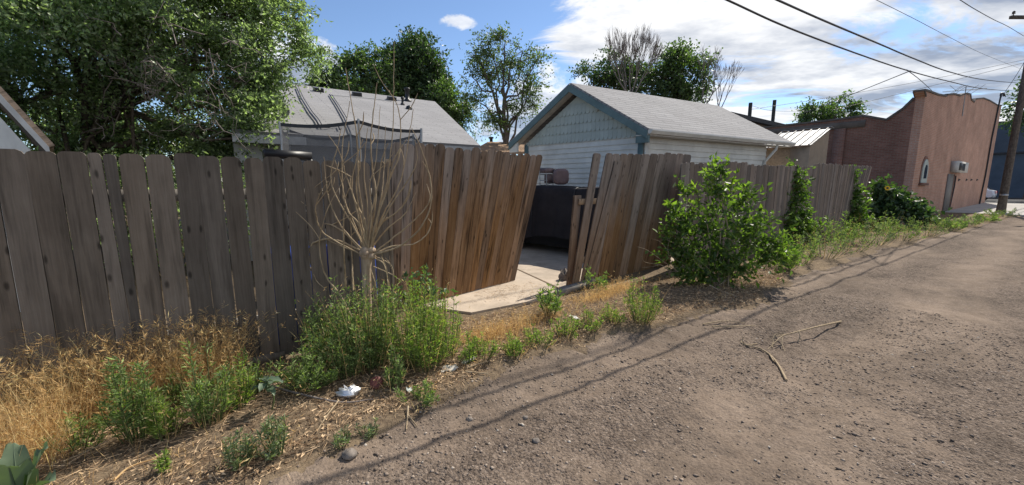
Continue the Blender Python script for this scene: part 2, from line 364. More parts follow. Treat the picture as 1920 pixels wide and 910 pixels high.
M['house_wall'] = plain('house_wall', (0.50, 0.51, 0.52), 0.7, 0.2, var=0.12, scale=2)
M['black_metal'] = plain('black_metal', (0.018, 0.018, 0.02), 0.45, 0.4, var=0.3)
M['grey_metal'] = plain('grey_metal', (0.34, 0.35, 0.36), 0.45, 0.5, 0.7, var=0.25)
M['steel'] = plain('steel', (0.27, 0.27, 0.275), 0.5, 0.4, 0.4, var=0.15)
M['cable'] = plain('cable', (0.035, 0.035, 0.04), 0.5, 0.3, var=0.2)
M['glass_dark'] = plain('glass_dark', (0.03, 0.035, 0.045), 0.08, 0.6, var=0.3)
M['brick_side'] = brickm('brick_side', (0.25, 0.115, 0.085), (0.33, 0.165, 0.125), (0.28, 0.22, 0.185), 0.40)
M['brick_front'] = brickm('brick_front', (0.54, 0.275, 0.19), (0.62, 0.345, 0.25), (0.58, 0.47, 0.39), 0.42)  # paler than the side brick: the bright veil over this wall is put into the colour
M['coping'] = plain('coping', (0.12, 0.105, 0.095), 0.85, 0.2, var=0.35, scale=3)
M['tar_roof'] = plain('tar_roof', (0.07, 0.07, 0.075), 0.9, 0.15, var=0.3)
M['osb'] = plain('osb', (0.38, 0.265, 0.165), 0.8, 0.2, var=0.35, scale=18)
M['plywood'] = plain('plywood', (0.29, 0.23, 0.175), 0.8, 0.2, var=0.2, scale=3)
M['dish_grey'] = plain('dish_grey', (0.20, 0.20, 0.20), 0.6, 0.3, var=0.15)
M['blue_plastic'] = plain('blue_plastic', (0.02, 0.06, 0.32), 0.4, 0.4, var=0.15)
M['tarp'] = plain('tarp', (0.032, 0.028, 0.030), 0.8, 0.15, var=0.3, scale=3, bmp=0.3)
M['vinyl'] = plain('vinyl', (0.16, 0.11, 0.11), 0.55, 0.3, var=0.3, scale=9)
M['bark'] = barkm('bark', (0.055, 0.042, 0.033), (0.17, 0.14, 0.115))
M['bark_pale'] = barkm('bark_pale', (0.24, 0.18, 0.125), (0.46, 0.365, 0.27))
M['twig'] = barkm('twig', (0.22, 0.165, 0.105), (0.44, 0.35, 0.235))
M['twig_grey'] = barkm('twig_grey', (0.13, 0.11, 0.10), (0.27, 0.235, 0.215))
M['leaf_elm'] = leafm('leaf_elm', (0.105, 0.140, 0.074), (0.240, 0.300, 0.170), 0.58, (1.5, 1.75, 0.85), rough=0.32, spec=0.6)
M['leaf_dark'] = leafm('leaf_dark', (0.030, 0.056, 0.026), (0.072, 0.115, 0.052), 0.32)
M['leaf_mid'] = leafm('leaf_mid', (0.045, 0.075, 0.032), (0.110, 0.160, 0.066), 0.38)
M['leaf_locust'] = leafm('leaf_locust', (0.060, 0.085, 0.036), (0.125, 0.165, 0.070), 0.4)
M['leaf_bush'] = leafm('leaf_bush', (0.048, 0.084, 0.024), (0.128, 0.182, 0.050), 0.5)
M['leaf_shoot'] = leafm('leaf_shoot', (0.10, 0.15, 0.03), (0.22, 0.28, 0.07), 0.5)
M['leaf_ivy'] = leafm('leaf_ivy', (0.050, 0.085, 0.026), (0.125, 0.185, 0.052), 0.45)
M['leaf_weed'] = leafm('leaf_weed', (0.105, 0.155, 0.058), (0.235, 0.300, 0.118), 0.35, rough=0.6, spec=0.25)
M['leaf_weed_bright'] = leafm('leaf_weed_bright', (0.120, 0.175, 0.046), (0.255, 0.320, 0.095), 0.4, rough=0.6, spec=0.25)
M['leaf_grey'] = leafm('leaf_grey', (0.125, 0.160, 0.095), (0.240, 0.285, 0.165), 0.3, rough=0.7, spec=0.2)
M['leaf_broad'] = leafm('leaf_broad', (0.060, 0.105, 0.055), (0.115, 0.170, 0.090), 0.3)
M['stem_green'] = plain('stem_green', (0.10, 0.13, 0.05), 0.7, 0.2)
M['straw'] = leafm('straw', (0.50, 0.33, 0.15), (0.80, 0.59, 0.31), 0.45, (1.1, 1.0, 0.8), 0.7, 0.2)
M['straw_litter'] = leafm('straw_litter', (0.16, 0.095, 0.055), (0.58, 0.42, 0.26), 0.1, (1, 1, 1), 0.8, 0.15)

def ground_mat():
    m, nt, b = new_mat('soil', 0.95, 0.1); tcn = nt.nodes.new('ShaderNodeTexCoord'); o = tcn.outputs['Object']
    n = noise(nt, o, 1.6, 8, 0.65); n2 = noise(nt, o, 22, 6, 0.7); n3 = noise(nt, o, 110, 3, 0.7)
    col = ramp(nt, n, [(0.32, (0.085, 0.060, 0.042)), (0.5, (0.165, 0.120, 0.082)), (0.68, (0.30, 0.220, 0.140))])
    col = mixc(nt, 0.6, col, ramp(nt, n2, [(0.3, (0.07, 0.05, 0.035)), (0.7, (0.34, 0.26, 0.17))]))
    col = mixc(nt, 0.5, col, ramp(nt, n3, [(0.35, 0.35), (0.65, 1.0)]), 'MULTIPLY')
    nt.links.new(col, b.inputs['Base Color']); bump(nt, b, math_(nt, 'ADD', n2, math_(nt, 'MULTIPLY', n3, 0.4)), 0.8, 0.02)
    return m
def road_mat():
    m, nt, b = new_mat('gravel_road', 0.95, 0.12); tcn = nt.nodes.new('ShaderNodeTexCoord'); o = tcn.outputs['Object']
    ang = math.atan2(DV[1], DV[0])
    al = mapping(nt, o, (1, 1, 1), (0, 0, 0), (0, 0, -ang))           # x along the alley, y across it
    big = noise(nt, mapping(nt, al, (0.45, 0.9, 1)), 0.8, 6, 0.6, dist=0.8); med = noise(nt, o, 3.2, 7, 0.68, dist=0.4); fine = noise(nt, o, 55, 5, 0.75)
    v = nd(nt, 'ShaderNodeTexVoronoi', {'Vector': o, 'Scale': 42.0, 'Randomness': 1.0})
    v2 = nd(nt, 'ShaderNodeTexVoronoi', {'Vector': o, 'Scale': 95.0, 'Randomness': 1.0})
    stone = ramp(nt, v.outputs['Color'], [(0.15, (0.095, 0.072, 0.056)), (0.5, (0.195, 0.150, 0.118)), (0.85, (0.34, 0.27, 0.215))])
    stone2 = ramp(nt, v2.outputs['Color'], [(0.15, (0.10, 0.076, 0.060)), (0.5, (0.195, 0.150, 0.118)), (0.85, (0.32, 0.255, 0.205))])
    dirt_ = ramp(nt, med, [(0.28, (0.180, 0.136, 0.102)), (0.5, (0.250, 0.192, 0.147)), (0.72, (0.325, 0.254, 0.198))])
    st = mixc(nt, 0.5, stone, stone2)
    sy = nd(nt, 'ShaderNodeSeparateXYZ', {0: al}).outputs[1]
    wob = math_(nt, 'MULTIPLY', math_(nt, 'SUBTRACT', noise(nt, mapping(nt, al, (0.25, 0.25, 1)), 1.0, 3), 0.5), 1.6)
    track = math_(nt, 'COSINE', math_(nt, 'MULTIPLY', math_(nt, 'ADD', sy, wob), 3.9))        # packed wheel tracks between loose ridges
    f = math_(nt, 'ADD', math_(nt, 'ADD', math_(nt, 'MULTIPLY', big, 0.6), math_(nt, 'MULTIPLY', med, 0.4)), math_(nt, 'MULTIPLY', track, 0.085))
    fm = ramp(nt, f, [(0.42, 0.08), (0.56, 0.95)])
    col = mixc(nt, fm, dirt_, st)
    col = mixc(nt, 0.6, col, ramp(nt, fine, [(0.32, 0.30), (0.62, 1.0)]), 'MULTIPLY')
    lw = noise(nt, mapping(nt, al, (0.5, 1.1, 1), (7, 3, 0)), 1.1, 6, 0.65, dist=0.6)
    col = mixc(nt, 0.55, col, ramp(nt, lw, [(0.38, 0.50), (0.54, 1.0)]), 'MULTIPLY')
    nt.links.new(col, b.inputs['Base Color'])
    h = math_(nt, 'ADD', math_(nt, 'MULTIPLY', math_(nt, 'SUBTRACT', 1.0, v.outputs['Distance']), 0.7), math_(nt, 'ADD', math_(nt, 'MULTIPLY', v2.outputs['Distance'], -0.3), math_(nt, 'MULTIPLY', fine, 0.6)))
    h = math_(nt, 'MULTIPLY', h, math_(nt, 'ADD', math_(nt, 'MULTIPLY', fm, 0.75), 0.25))
    bump(nt, b, h, 1.0, 0.022)
    return m
def concrete_mat(name='concrete', base=(0.56, 0.465, 0.365)):
    m, nt, b = new_mat(name, 0.9, 0.15); o = nt.nodes.new('ShaderNodeTexCoord').outputs['Object']
    n = noise(nt, o, 1.8, 8, 0.7); n2 = noise(nt, o, 90, 3, 0.7)
    col = ramp(nt, n, [(0.3, tuple(c * 0.72 for c in base)), (0.65, base)])
    col = mixc(nt, 0.35, col, ramp(nt, n2, [(0.3, 0.55), (0.7, 1.0)]), 'MULTIPLY')
    n4 = noise(nt, mapping(nt, o, (1, 1, 1), (3, 8, 0)), 0.9, 7, 0.7, dist=1.0)
    col = mixc(nt, 0.5, col, ramp(nt, n4, [(0.36, 0.5), (0.50, 1.0)]), 'MULTIPLY')
    nt.links.new(col, b.inputs['Base Color']); bump(nt, b, n2, 0.3, 0.004)
    return m
M['soil'] = ground_mat(); M['road'] = road_mat(); M['concrete'] = concrete_mat(); M['pavement'] = concrete_mat('pavement', (0.50, 0.48, 0.45))
M['stone'] = plain('stone', (0.22, 0.19, 0.165), 0.9, 0.15, var=0.5, scale=14)
def pebble_mat():
    m, nt, b = new_mat('pebble', 0.9, 0.15); g = nt.nodes.new('ShaderNodeNewGeometry')
    nt.links.new(ramp(nt, g.outputs['Random Per Island'], [(0.0, (0.100, 0.078, 0.062)), (0.3, (0.175, 0.137, 0.109)), (0.75, (0.25, 0.198, 0.158)), (0.95, (0.35, 0.285, 0.23)), (1.0, (0.46, 0.41, 0.35))]), b.inputs['Base Color'])
    return m
M['pebble'] = pebble_mat()

# ================================================================== SETTING
def grid_mesh(ss, qs, zf):
    SS, QQ = np.meshgrid(ss, qs, indexing='ij')
    P = FA[None, None] + DV * SS[..., None] - NV * QQ[..., None]; P[..., 2] = zf(SS, QQ)
    n, m = len(ss), len(qs)
    i = np.arange(n - 1)[:, None] * m; j = np.arange(m - 1)[None]
    F = np.stack([i + j, i + j + 1, i + m + j + 1, i + m + j], -1).reshape(-1, 4)
    mb = MB(); mb.add(P.reshape(-1, 3), F); return mb
def ground_z(s, q):
    return zg(s, q) - 0.16 * sstep(0.12, 0.55, q - edge_q(s))
ss = np.concatenate([-np.geomspace(5, 500, 30)[::-1], np.arange(-4.9, 14, 0.06), np.arange(14.2, 40, 0.3), np.geomspace(41, 600, 24)])
qs = np.concatenate([-np.geomspace(1, 600, 30)[::-1], np.arange(-0.9, 4.5, 0.06), np.arange(4.7, 9, 0.4), np.geomspace(9.5, 500, 22)])
struct(grid_mesh(ss, qs, ground_z).build('ground', M['soil'], smooth=True))
def road_z(s, q):
    e = edge_q(s)
    stones = (vnoise(s * 26, q * 26, 5) - 0.5) * 0.012 + (vnoise(s * 55, q * 55, 6) - 0.5) * 0.007 + (vnoise(s * 11, q * 11, 7) - 0.5) * 0.016
    ragged = (vnoise(s * 9, q * 9, 8) - 0.5) * 0.16 + (vnoise(s * 30, q * 30, 9) - 0.5) * 0.08
    fade = 1 - sstep(9, 14, s)
    return zg(s, q) + 0.012 + stones * fade - 0.10 * (1 - sstep(-0.1, 0.22, q - e + ragged))
ss = np.concatenate([np.arange(-6, 7, 0.026), np.arange(7, 14, 0.07), np.arange(14.1, 31.6, 0.35)])
qs = np.concatenate([np.arange(0.9, 4.6, 0.026), np.arange(4.65, 8.5, 0.12)])
struct(grid_mesh(ss, qs, road_z).build('road', M['road'], smooth=True))

# ------------------------------------------------------------------ loose gravel on the road
def pebbles(n, fn, rmin, rmax, name, mat):
    V0 = np.array([[1, 0, 0], [-1, 0, 0], [0, 1, 0], [0, -1, 0], [0, 0, 1], [0, 0, -1]], float)
    F0 = np.array([[0, 2, 4], [2, 1, 4], [1, 3, 4], [3, 0, 4], [2, 0, 5], [1, 2, 5], [3, 1, 5], [0, 3, 5]])
    sqv = fn(n); n = len(sqv)
    r = rmin * (rmax / rmin) ** (RNG.random(n) ** 3.0)
    base = FA + DV * sqv[:, :1] - NV * sqv[:, 1:]; base[:, 2] = road_z(sqv[:, 0], sqv[:, 1]) + r * 0.02
    base[:, 2] = np.maximum(base[:, 2], ground_z(sqv[:, 0], sqv[:, 1]) + r * 0.02)
    sc = r[:, None, None] * (0.65 + 0.7 * RNG.random((n, 6, 1))) * np.array([1.0, 1.0, 0.46])
    a = RNG.random(n) * 6.28; ca, sa = np.cos(a), np.sin(a)
    V = V0[None] * sc; V = np.stack([V[..., 0] * ca[:, None] - V[..., 1] * sa[:, None] * 0.8, V[..., 0] * sa[:, None] + V[..., 1] * ca[:, None] * 0.8, V[..., 2]], -1)
    V += RNG.normal(size=V.shape) * r[:, None, None] * 0.14 + base[:, None]
    mb = MB(); mb.add(V.reshape(-1, 3), (F0[None] + np.arange(n)[:, None, None] * 6).reshape(-1, 3))
    return mb.build(name, mat)
def scatter(n):
    v = np.stack([-5 + 12 * RNG.random(n * 3) ** 1.4, 0.9 + 3.7 * RNG.random(n * 3)], 1)
    den = sstep(0.34, 0.66, vnoise(v[:, 0] * 1.1, v[:, 1] * 1.6, 21) * 0.65 + vnoise(v[:, 0] * 4, v[:, 1] * 4, 22) * 0.35) * 0.9 + 0.1
    edge = v[:, 1] > edge_q(v[:, 0]) - 0.45 * RNG.random(len(v)) ** 2
    k = (RNG.random(len(v)) < den) & edge
    return v[k][:n]
stuff(pebbles(85000, scatter, 0.0028, 0.017, 'gravel', M['pebble']), 'loose gravel scattered over the dirt alley', 'gravel')

# ------------------------------------------------------------------ picket helper
def picket(mb, p0, dv, nv, sb0, sb1, zb, st0, st1, zt, th=0.018, ear=0.034, off=0.0):
    """one dog-eared board standing in the vertical plane through p0 along dv"""
    P = lambda s, z: np.asarray(p0) * np.array([1, 1, 0]) + dv * s + np.array([0, 0, z]) + nv * off
    w = st1 - st0; ear = min(ear, w * 0.3)
    pts = [P(sb0, zb), P(sb1, zb), P(st1, zt - ear), P(st1 - ear * 0.35, zt - ear * 0.35), P(st1 - ear, zt), P(st0 + ear, zt), P(st0 + ear * 0.35, zt - ear * 0.35), P(st0, zt - ear)]
    axis = P((st0 + st1) / 2, zt) - P((sb0 + sb1) / 2, zb); axis /= np.linalg.norm(axis)
    per = np.cross(axis, nv); ru, rv = random.random() * 30, random.random() * 30; o = P(sb0, zb)
    mb.prism(pts, nv * th, lambda p: (np.dot(p - o, per) + ru, np.dot(p - o, axis) + rv))
Zup = np.array([0, 0, 1.0])
# left run
g455 = [75, 134, 190, 244, 292, 341, 386, 429, 469, 507, 545, 580]
gs = [float(np.dot(onpl(x, 455, FA, DV) - FA, DV)) for x in g455]
pitch = (gs[-1] - gs[0]) / (len(gs) - 1)
s_hinge = float(np.dot(onpl(738, 455, FA, DV) - FA, DV))
left_ = [gs[0] - pitch * k for k in range(14, 0, -1)]
right_ = []; s_ = gs[-1] + pitch
while s_ < s_hinge - 0.03: right_.append(s_); s_ += pitch
gs = left_ + gs + right_ + [s_hinge]
t = thing('wooden_fence', fs(0, 0), 'grey weathered picket fence in shade behind the dry grass, left of the bare pruned stump', 'fence', 'wooden fences along the alley')
mb = MB()
for i in range(len(gs) - 1):
    a, b = gs[i] + 0.002 + random.random() * 0.004, gs[i + 1] - 0.002 - random.random() * 0.004
    tl = random.uniform(-0.010, 0.010); zt = 1.825 + random.uniform(-0.012, 0.012) - 0.012 * max(0, gs[i])
    if i == 16:      # the board with a long split
        m_ = (a + b) / 2 - 0.008
        picket(mb, FA, DV, NV, a, m_ + 0.03, 0.03, a + tl, m_ - 0.004, zt)
        picket(mb, FA, DV, NV, m_ + 0.032, b, 0.03, m_ + 0.004, b + tl, zt - 0.006)
    else: picket(mb, FA, DV, NV, a, b, 0.03 + random.uniform(0, 0.02), a + tl, b + tl, zt, off=random.uniform(0, 0.006), ear=random.uniform(0.022, 0.046))
mb.build('board_panel', M['fence_grey'], t)
for z in (0.36, 1.47):
    mb = MB(); mb.box(FA + DV * gs[0] + NV * 0.024 + Zup * z, DV * (gs[-1] - gs[0]), NV * 0.038, Zup * 0.089); mb.build('rail', M['old_lumber'], t)
for s_ in np.arange(gs[0] + 0.3, gs[-1], 2.35):
    mb = MB(); mb.box(FA + DV * s_ + NV * 0.064 - Zup * 0.05, DV * 0.089, NV * 0.089, Zup * 1.85); mb.build('post', M['old_lumber'], t)

# swung-in gate leaf of tall boards that fan out towards the free end
GA = atz(733, 591, 0); GE = atz(966, 530, 0); GD = (GE - GA) / np.linalg.norm(GE - GA); GN = np.array([-GD[1], GD[0], 0])
gl = np.linalg.norm(GE - GA)
gt0 = float(np.dot(onpl(735, 262, GA, GD) - GA, GD)); gt1 = float(np.dot(onpl(1018, 291, GA, GD) - GA, GD))
t = thing('wooden_gate', GA, 'tall brown plank gate swung inward, its boards fanning and leaning right over the concrete pad', 'gate')
mb = MB(); nb = 18
for i in range(nb):
    f0, f1 = i / nb, (i + 1) / nb
    k = lambda f: f ** 1.0
    b0, b1 = gl * f0, gl * f1 - 0.004; t0, t1 = gt0 + (gt1 - gt0) * k(f0), gt0 + (gt1 - gt0) * k(f1) - 0.006
    lean = 0.0
    picket(mb, GA, GD, GN, b0, b1, 0.035 + random.uniform(0, 0.012), t0, t1, 2.10 + random.uniform(-0.022, 0.022) - 0.02 * f0, off=0.003 * (i % 2) + random.uniform(0, 0.002), ear=0.05)
mb.build('board_panel', M['gate_wood'], t)
for z, s0, s1 in ((0.30, 0.0, gl + 0.02), (1.05, 0.02, gl + 0.25), (1.80, 0.05, gl + 0.5)):
    mb = MB(); mb.box(GA + GD * s0 + GN * 0.026 + Zup * z, GD * (s1 - s0), GN * 0.038, Zup * 0.089); mb.build('rail', M['lumber'], t)
mb = MB(); mb.box(GA - GD * 0.10 - Zup * 0.05, GD * 0.089, GN * 0.089, Zup * 1.72); tag(mb.build('gate_post', M['gate_wood'], loc=GA - GD * 0.06), 'brown square timber post at the hinge side of the tall gate', 'post')

# right panel, slumped over to the right
PA = atz(1072, 540, 0); PE = atz(1225, 503, 0); PD = (PE - PA) / np.linalg.norm(PE - PA); PN = np.array([-PD[1], PD[0], 0])
def pdn(x, y): return float(np.dot(onpl(x, y, PA, PD) - PA, PD))
tops = [1137, 1150, 1164, 1178, 1190, 1204, 1220, 1234, 1247, 1260, 1270, 1282, 1297]
bots = [1088, 1104, 1119, 1133, 1147, 1161, 1175, 1187, 1200, 1213, 1226, 1240, 1256]
t = thing('wooden_fence', PA, 'slumped brown plank fence panel with racked boards between the gate opening and the leafy bush', 'fence', 'wooden fences along the alley')
mb = MB()
for i in range(len(tops) - 1):
    yb = 537 - (bots[i] - 1075) * 0.23
    z_t = 2.08 + (tops[i] - 1137) / 160 * 0.13 + random.uniform(-0.015, 0.015)
    picket(mb, PA, PD, PN, pdn(bots[i], yb), pdn(bots[i + 1], yb) - 0.004, 0.0, pdn(tops[i], 290), pdn(tops[i + 1], 290) - 0.004, z_t, off=0.004 * (i % 2) + random.uniform(0, 0.003), ear=0.045)
mb.build('board_panel', M['panel_wood'], t)
mb = MB(); picket(mb, PA, PD, PN, pdn(1092, 532), pdn(1106, 530), 0.0, pdn(1151, 300), pdn(1165, 300), 1.98, off=-0.022)
tag(mb.build('board', M['panel_wood'], t), 'short lighter board nailed over the panel')
for z in (0.35, 1.28):
    s0 = pdn(1090, 390) if z > 1 else pdn(1085, 510)
    mb = MB(); mb.box(PA + PD * s0 + PN * 0.03 + Zup * z, PD * (pdn(1290, 400) - s0), PN * 0.038, Zup * 0.089); mb.build('rail', M['lumber'], t)
mb = MB(); picket(mb, PA, PD, PN, -0.02, 0.12, 0.0, pdn(1084, 378), pdn(1097, 378), 1.42, off=0.075, ear=0.004, th=0.03)
mb.build('post', M['panel_wood'], t)
mb = MB(); picket(mb, PA, PD, PN, pdn(1070, 541), pdn(1083, 541), 0.0, pdn(1111, 289), pdn(1125, 289), 2.07, off=-0.02)
tag(mb.build('loose_board', M['panel_wood'], loc=PA), 'single loose board leaning right at the edge of the gate opening', 'board')

# back run of the fence to the right, behind the bush
BA = onpl(1292, 480, FA, DV) * np.array([1, 1, 0]) + NV * 0.12; BE = FB
BD = (BE - BA) / np.linalg.norm(BE - BA); BN = np.array([-BD[1], BD[0], 0])
bl = float(np.linalg.norm(BE - BA))
t = thing('wooden_fence', BA, 'long grey plank fence behind the leafy bush, its last boards tilting towards the brick building', 'fence', 'wooden fences along the alley')
mb = MB(); s_ = -0.25
def bdn(x, y): return float(np.dot(onpl(x, y, BA, BD) - BA, BD))
send = bdn(1600, 430)
while s_ < send:
    f = max(0.0, (s_ - send + 4.0) / 4.0); lean = 0.01 + 0.5 * f * f
    zt = 1.98 + 0.012 * s_ + random.uniform(-0.02, 0.02) + (0.05 if 1.0 < s_ < 2.2 else 0) + (0.09 if f > 0.0 else 0)
    picket(mb, BA, BD, BN, s_, s_ + 0.139, 0.0, s_ + lean * 2, s_ + 0.139 + lean * 2, zt, off=random.uniform(0, 0.012)); s_ += 0.1455
mb.build('board_panel', M['fence_far'], t)
for z in (0.4, 1.5):
    mb = MB(); mb.box(BA - BD * 0.2 + BN * 0.034 + Zup * z, BD * (send + 0.5), BN * 0.038, Zup * 0.089); mb.build('rail', M['old_lumber'], t)
for s_ in np.arange(0.1, send, 2.4):
    mb = MB(); mb.box(BA + BD * s_ + BN * 0.076 - Zup * 0.05, BD * 0.089, BN * 0.089, Zup * 1.95); mb.build('post', M['old_lumber'], t)

# ------------------------------------------------------------------ concrete pad in the gateway
pad = [atz(884, 586, 0.03), atz(1008, 562, 0.03), atz(1052, 552, 0.03), atz(1110, 520, 0.03)]
back = [np.array([4.0, 8.4, 0.03]), np.array([1.2, 12.5, 0.03]), np.array([-1.6, 9.6, 0.03]), atz(700, 560, 0.03)]
P2 = atz(974, 507, 0.03); P3 = atz(1048, 541, 0.03)
mb = MB(); mb.prism(pad + back, (0, 0, -0.10)); o = mb.build('driveway', M['concrete']); struct(o)
# the open joint across the slab: a shallow strip of dark dirt
d_ = (P3 - P2) / np.linalg.norm(P3 - P2); w_ = np.cross(d_, Zup) * 0.018
mb = MB(); mb.prism([P2 - d_ * 0.2 - w_, P3 + d_ * 0.1 - w_, P3 + d_ * 0.1 + w_, P2 - d_ * 0.2 + w_] + Zup * 0.004, (0, 0, -0.02)); mb.build('expansion_joint', M['soil'], o); OFF['driveway'] = np.zeros(3)

# ------------------------------------------------------------------ garage
GZ = 2.8
G1, G2, G3 = atz(1215, 245, GZ), atz(1485, 270, GZ), atz(955, 270, GZ)
GL = (G2 - G1); glen = np.linalg.norm(GL); GLd = GL / glen            # ridge direction
GWv = (G3 - G1); gw = np.linalg.norm(GWv); GWd = GWv / gw              # across the gable, away
apex = (G1 + G3) / 2; dd = ray(1068, 159); apex[2] = EYE + apex[1] / dd[1] * dd[2]
rise = apex[2] - GZ
gout = -GLd                                                             # gable faces back along the alley
t = thing('garage', (G1 + G3) / 2 * np.array([1, 1, 0]) + GLd * 2, 'white lap-sided garage with teal trim, scalloped gable and grey shingle roof behind the slumped panel', 'garage')
OH = 0.30                                                               # eave overhang
c1 = G1 + GWd * OH + GLd * OH; c3 = G3 - GWd * OH + GLd * OH            # wall corners of the gable end
c2 = G2 + GWd * OH - GLd * 0.75
wz = GZ - 0.04
def lap_wall(mb, a, b, z0, z1, out, h=0.135, proud=0.024):
    z = z0
    while z < z1 - 0.01:
        zz_ = min(z + h, z1)
        A0 = a * np.array([1, 1, 0]) + Zup * z + out * proud; B0 = b * np.array([1, 1, 0]) + Zup * z + out * proud
        A1 = a * np.array([1, 1, 0]) + Zup * zz_; B1 = b * np.array([1, 1, 0]) + Zup * zz_
        A2 = a * np.array([1, 1, 0]) + Zup * z; B2 = b * np.array([1, 1, 0]) + Zup * z
        mb.add([A0, B0, B1, A1], [[0, 1, 2, 3]]); mb.add([A2, B2, B0, A0], [[0, 1, 2, 3]])
        z = zz_
nrm = lambda a, b: np.array([(b - a)[1], -(b - a)[0], 0]) / np.linalg.norm((b - a)[:2])
o_g = nrm(c3, c1); o_g = o_g if np.dot(o_g, gout) > 0 else -o_g
o_f = nrm(c1, c2); o_f = o_f if np.dot(o_f, -GWd) > 0 else -o_f
mb = MB(); lap_wall(mb, c3, c1, 0, wz, o_g); lap_wall(mb, c1, c2, 0, wz, o_f)
c4 = c2 + (c3 - c1)
xy = np.array([1, 1, 0])
mb.quad(c2 * xy, c4 * xy, c4 * xy + Zup * wz, c2 * xy + Zup * wz); mb.quad(c4 * xy, c3 * xy, c3 * xy + Zup * wz, c4 * xy + Zup * wz)
mb.build('wall', M['white_paint'], t)
# gable triangle with rows of half-round shingles
gm = (c1 + c3) / 2 * xy; hw = np.linalg.norm((c1 - c3)[:2]) / 2; gdir = (c3 - c1) * xy; gdir /= np.linalg.norm(gdir)
slope = rise / (gw / 2); zr = wz + hw * slope
mb = MB(); mb.prism([c1 * xy + Zup * wz, c3 * xy + Zup * wz, gm + Zup * zr], o_g * -0.05)
RH, RW = 0.235, 0.125
for r_ in range(8):
    z0 = wz - 0.05 + r_ * RH; half = (zr - (z0 + RH)) / slope - 0.02
    if half < 0.10: break
    half0 = min(hw - 0.02, (zr - z0) / slope - 0.02)
    nrow = int(2 * half0 / RW)
    for k in range(nrow):
        cx = (k - (nrow - 1) / 2) * RW
        zt2 = min(z0 + RH + 0.03, zr - abs(cx) * slope - RW * 0.5 * slope)
        if zt2 < z0 + RW * 0.6: continue
        rim = [gm + gdir * (cx + RW * 0.49 * math.cos(a)) + Zup * (z0 + RW * 0.5 + RW * 0.5 * math.sin(a)) for a in np.linspace(math.pi, 2 * math.pi, 9)] + [gm + gdir * (cx + RW * 0.49) + Zup * zt2, gm + gdir * (cx - RW * 0.49) + Zup * zt2]
        rim = [p + o_g * (0.006 + 0.024 * max(0, 1 - (p[2] - z0) / (RH + 0.03))) for p in rim]
        mb.prism(rim, o_g * 0.012)
mb.build('gable_shingles', M['pale_aqua'], t)
# roof slabs
ridge0 = apex.copy(); ridge1 = apex + GL
up_f = (ridge0 - G1); 
for name_, e0, e1 in (('roof', G1, G2), ('roof', G3, G3 + GL)):
    nn = np.cross(e1 - e0, ridge0 - e0); nn /= np.linalg.norm(nn); nn = nn if nn[2] > 0 else -nn
    run = (ridge0 - e0); run -= GLd * np.dot(run, GLd); rl = np.linalg.norm(run); rd = run / rl; uo = e0.copy()
    mb = MB(); mb.prism([e0, e1, ridge1, ridge0], nn * 0.05, lambda p: (np.dot(p - uo, GLd), np.dot(p - uo, rd)))
    mb.build('roof', M['shingle'], t)
# barge boards on the gable, soffit, gutter, corner boards
for a, b in ((G1, ridge0), (G3, ridge0)):
    dn = -Zup * 0.175
    mb = MB(); mb.prism([a + gout * 0.004, b + gout * 0.004, b + gout * 0.004 + dn, a + gout * 0.004 + dn], gout * 0.03); mb.build('barge_board', M['teal_trim'], t)
    mb = MB(); mb.prism([a - Zup * 0.06, b - Zup * 0.06, b - Zup * 0.06 + GLd * OH, a - Zup * 0.06 + GLd * OH], (0, 0, -0.02)); mb.build('soffit', M['off_white'], t)
for e in (G1, G3):
    s1 = 1 if e is G1 else -1
    mb = MB(); mb.prism([e - Zup * 0.02 + GLd * 0.01, e - Zup * 0.26 + GLd * 0.01, e - Zup * 0.26 + GWd * OH * s1 + GLd * 0.01, e + Zup * 0.02 + GWd * OH * s1 + GLd * 0.01], GLd * 0.06)
    mb.build('eave_return', M['teal_trim'] if s1 > 0 else M['white_paint'], t)
mb = MB(); prof = [(0, 0), (-0.10, 0.0), (-0.11, -0.03), (-0.06, -0.10), (0, -0.10)]
mb.prism([G1 + GWd * (-u) * -1 * 1.0 + Zup * (v + 0.03) for u, v in prof], GL); mb.build('gutter', M['white_paint'], t)
mb = MB(); mb.prism([G1 - Zup * 0.08, G2 - Zup * 0.08, G2 - Zup * 0.08 + GWd * OH, G1 - Zup * 0.08 + GWd * OH], (0, 0, -0.02)); mb.build('soffit', M['off_white'], t)
for cc, m_ in ((c1, 'teal_trim'), (c3, 'teal_trim')):
    s1 = 1 if cc is c1 else -1
    mb = MB(); mb.box(cc * xy + o_g * 0.018, GWd * 0.14 * s1, o_g * 0.022, Zup * wz); mb.build('corner_board', M[m_], t)
mb = MB(); mb.box(c1 * xy + o_f * 0.018 + GLd * -0.01, GLd * 0.14, o_f * 0.022, Zup * wz); mb.build('corner_board', M['white_paint'], t)
dq = c2 * xy + o_f * 0.06 - GLd * 0.12
mb = MB(); mb.tube([G2 - GLd * 0.8 - Zup * 0.08, G2 - GLd * 0.85 - Zup * 0.2, dq + Zup * (GZ - 0.55), dq + Zup * 0.1], 0.04, 8); mb.build('downspout', M['off_white'], t)

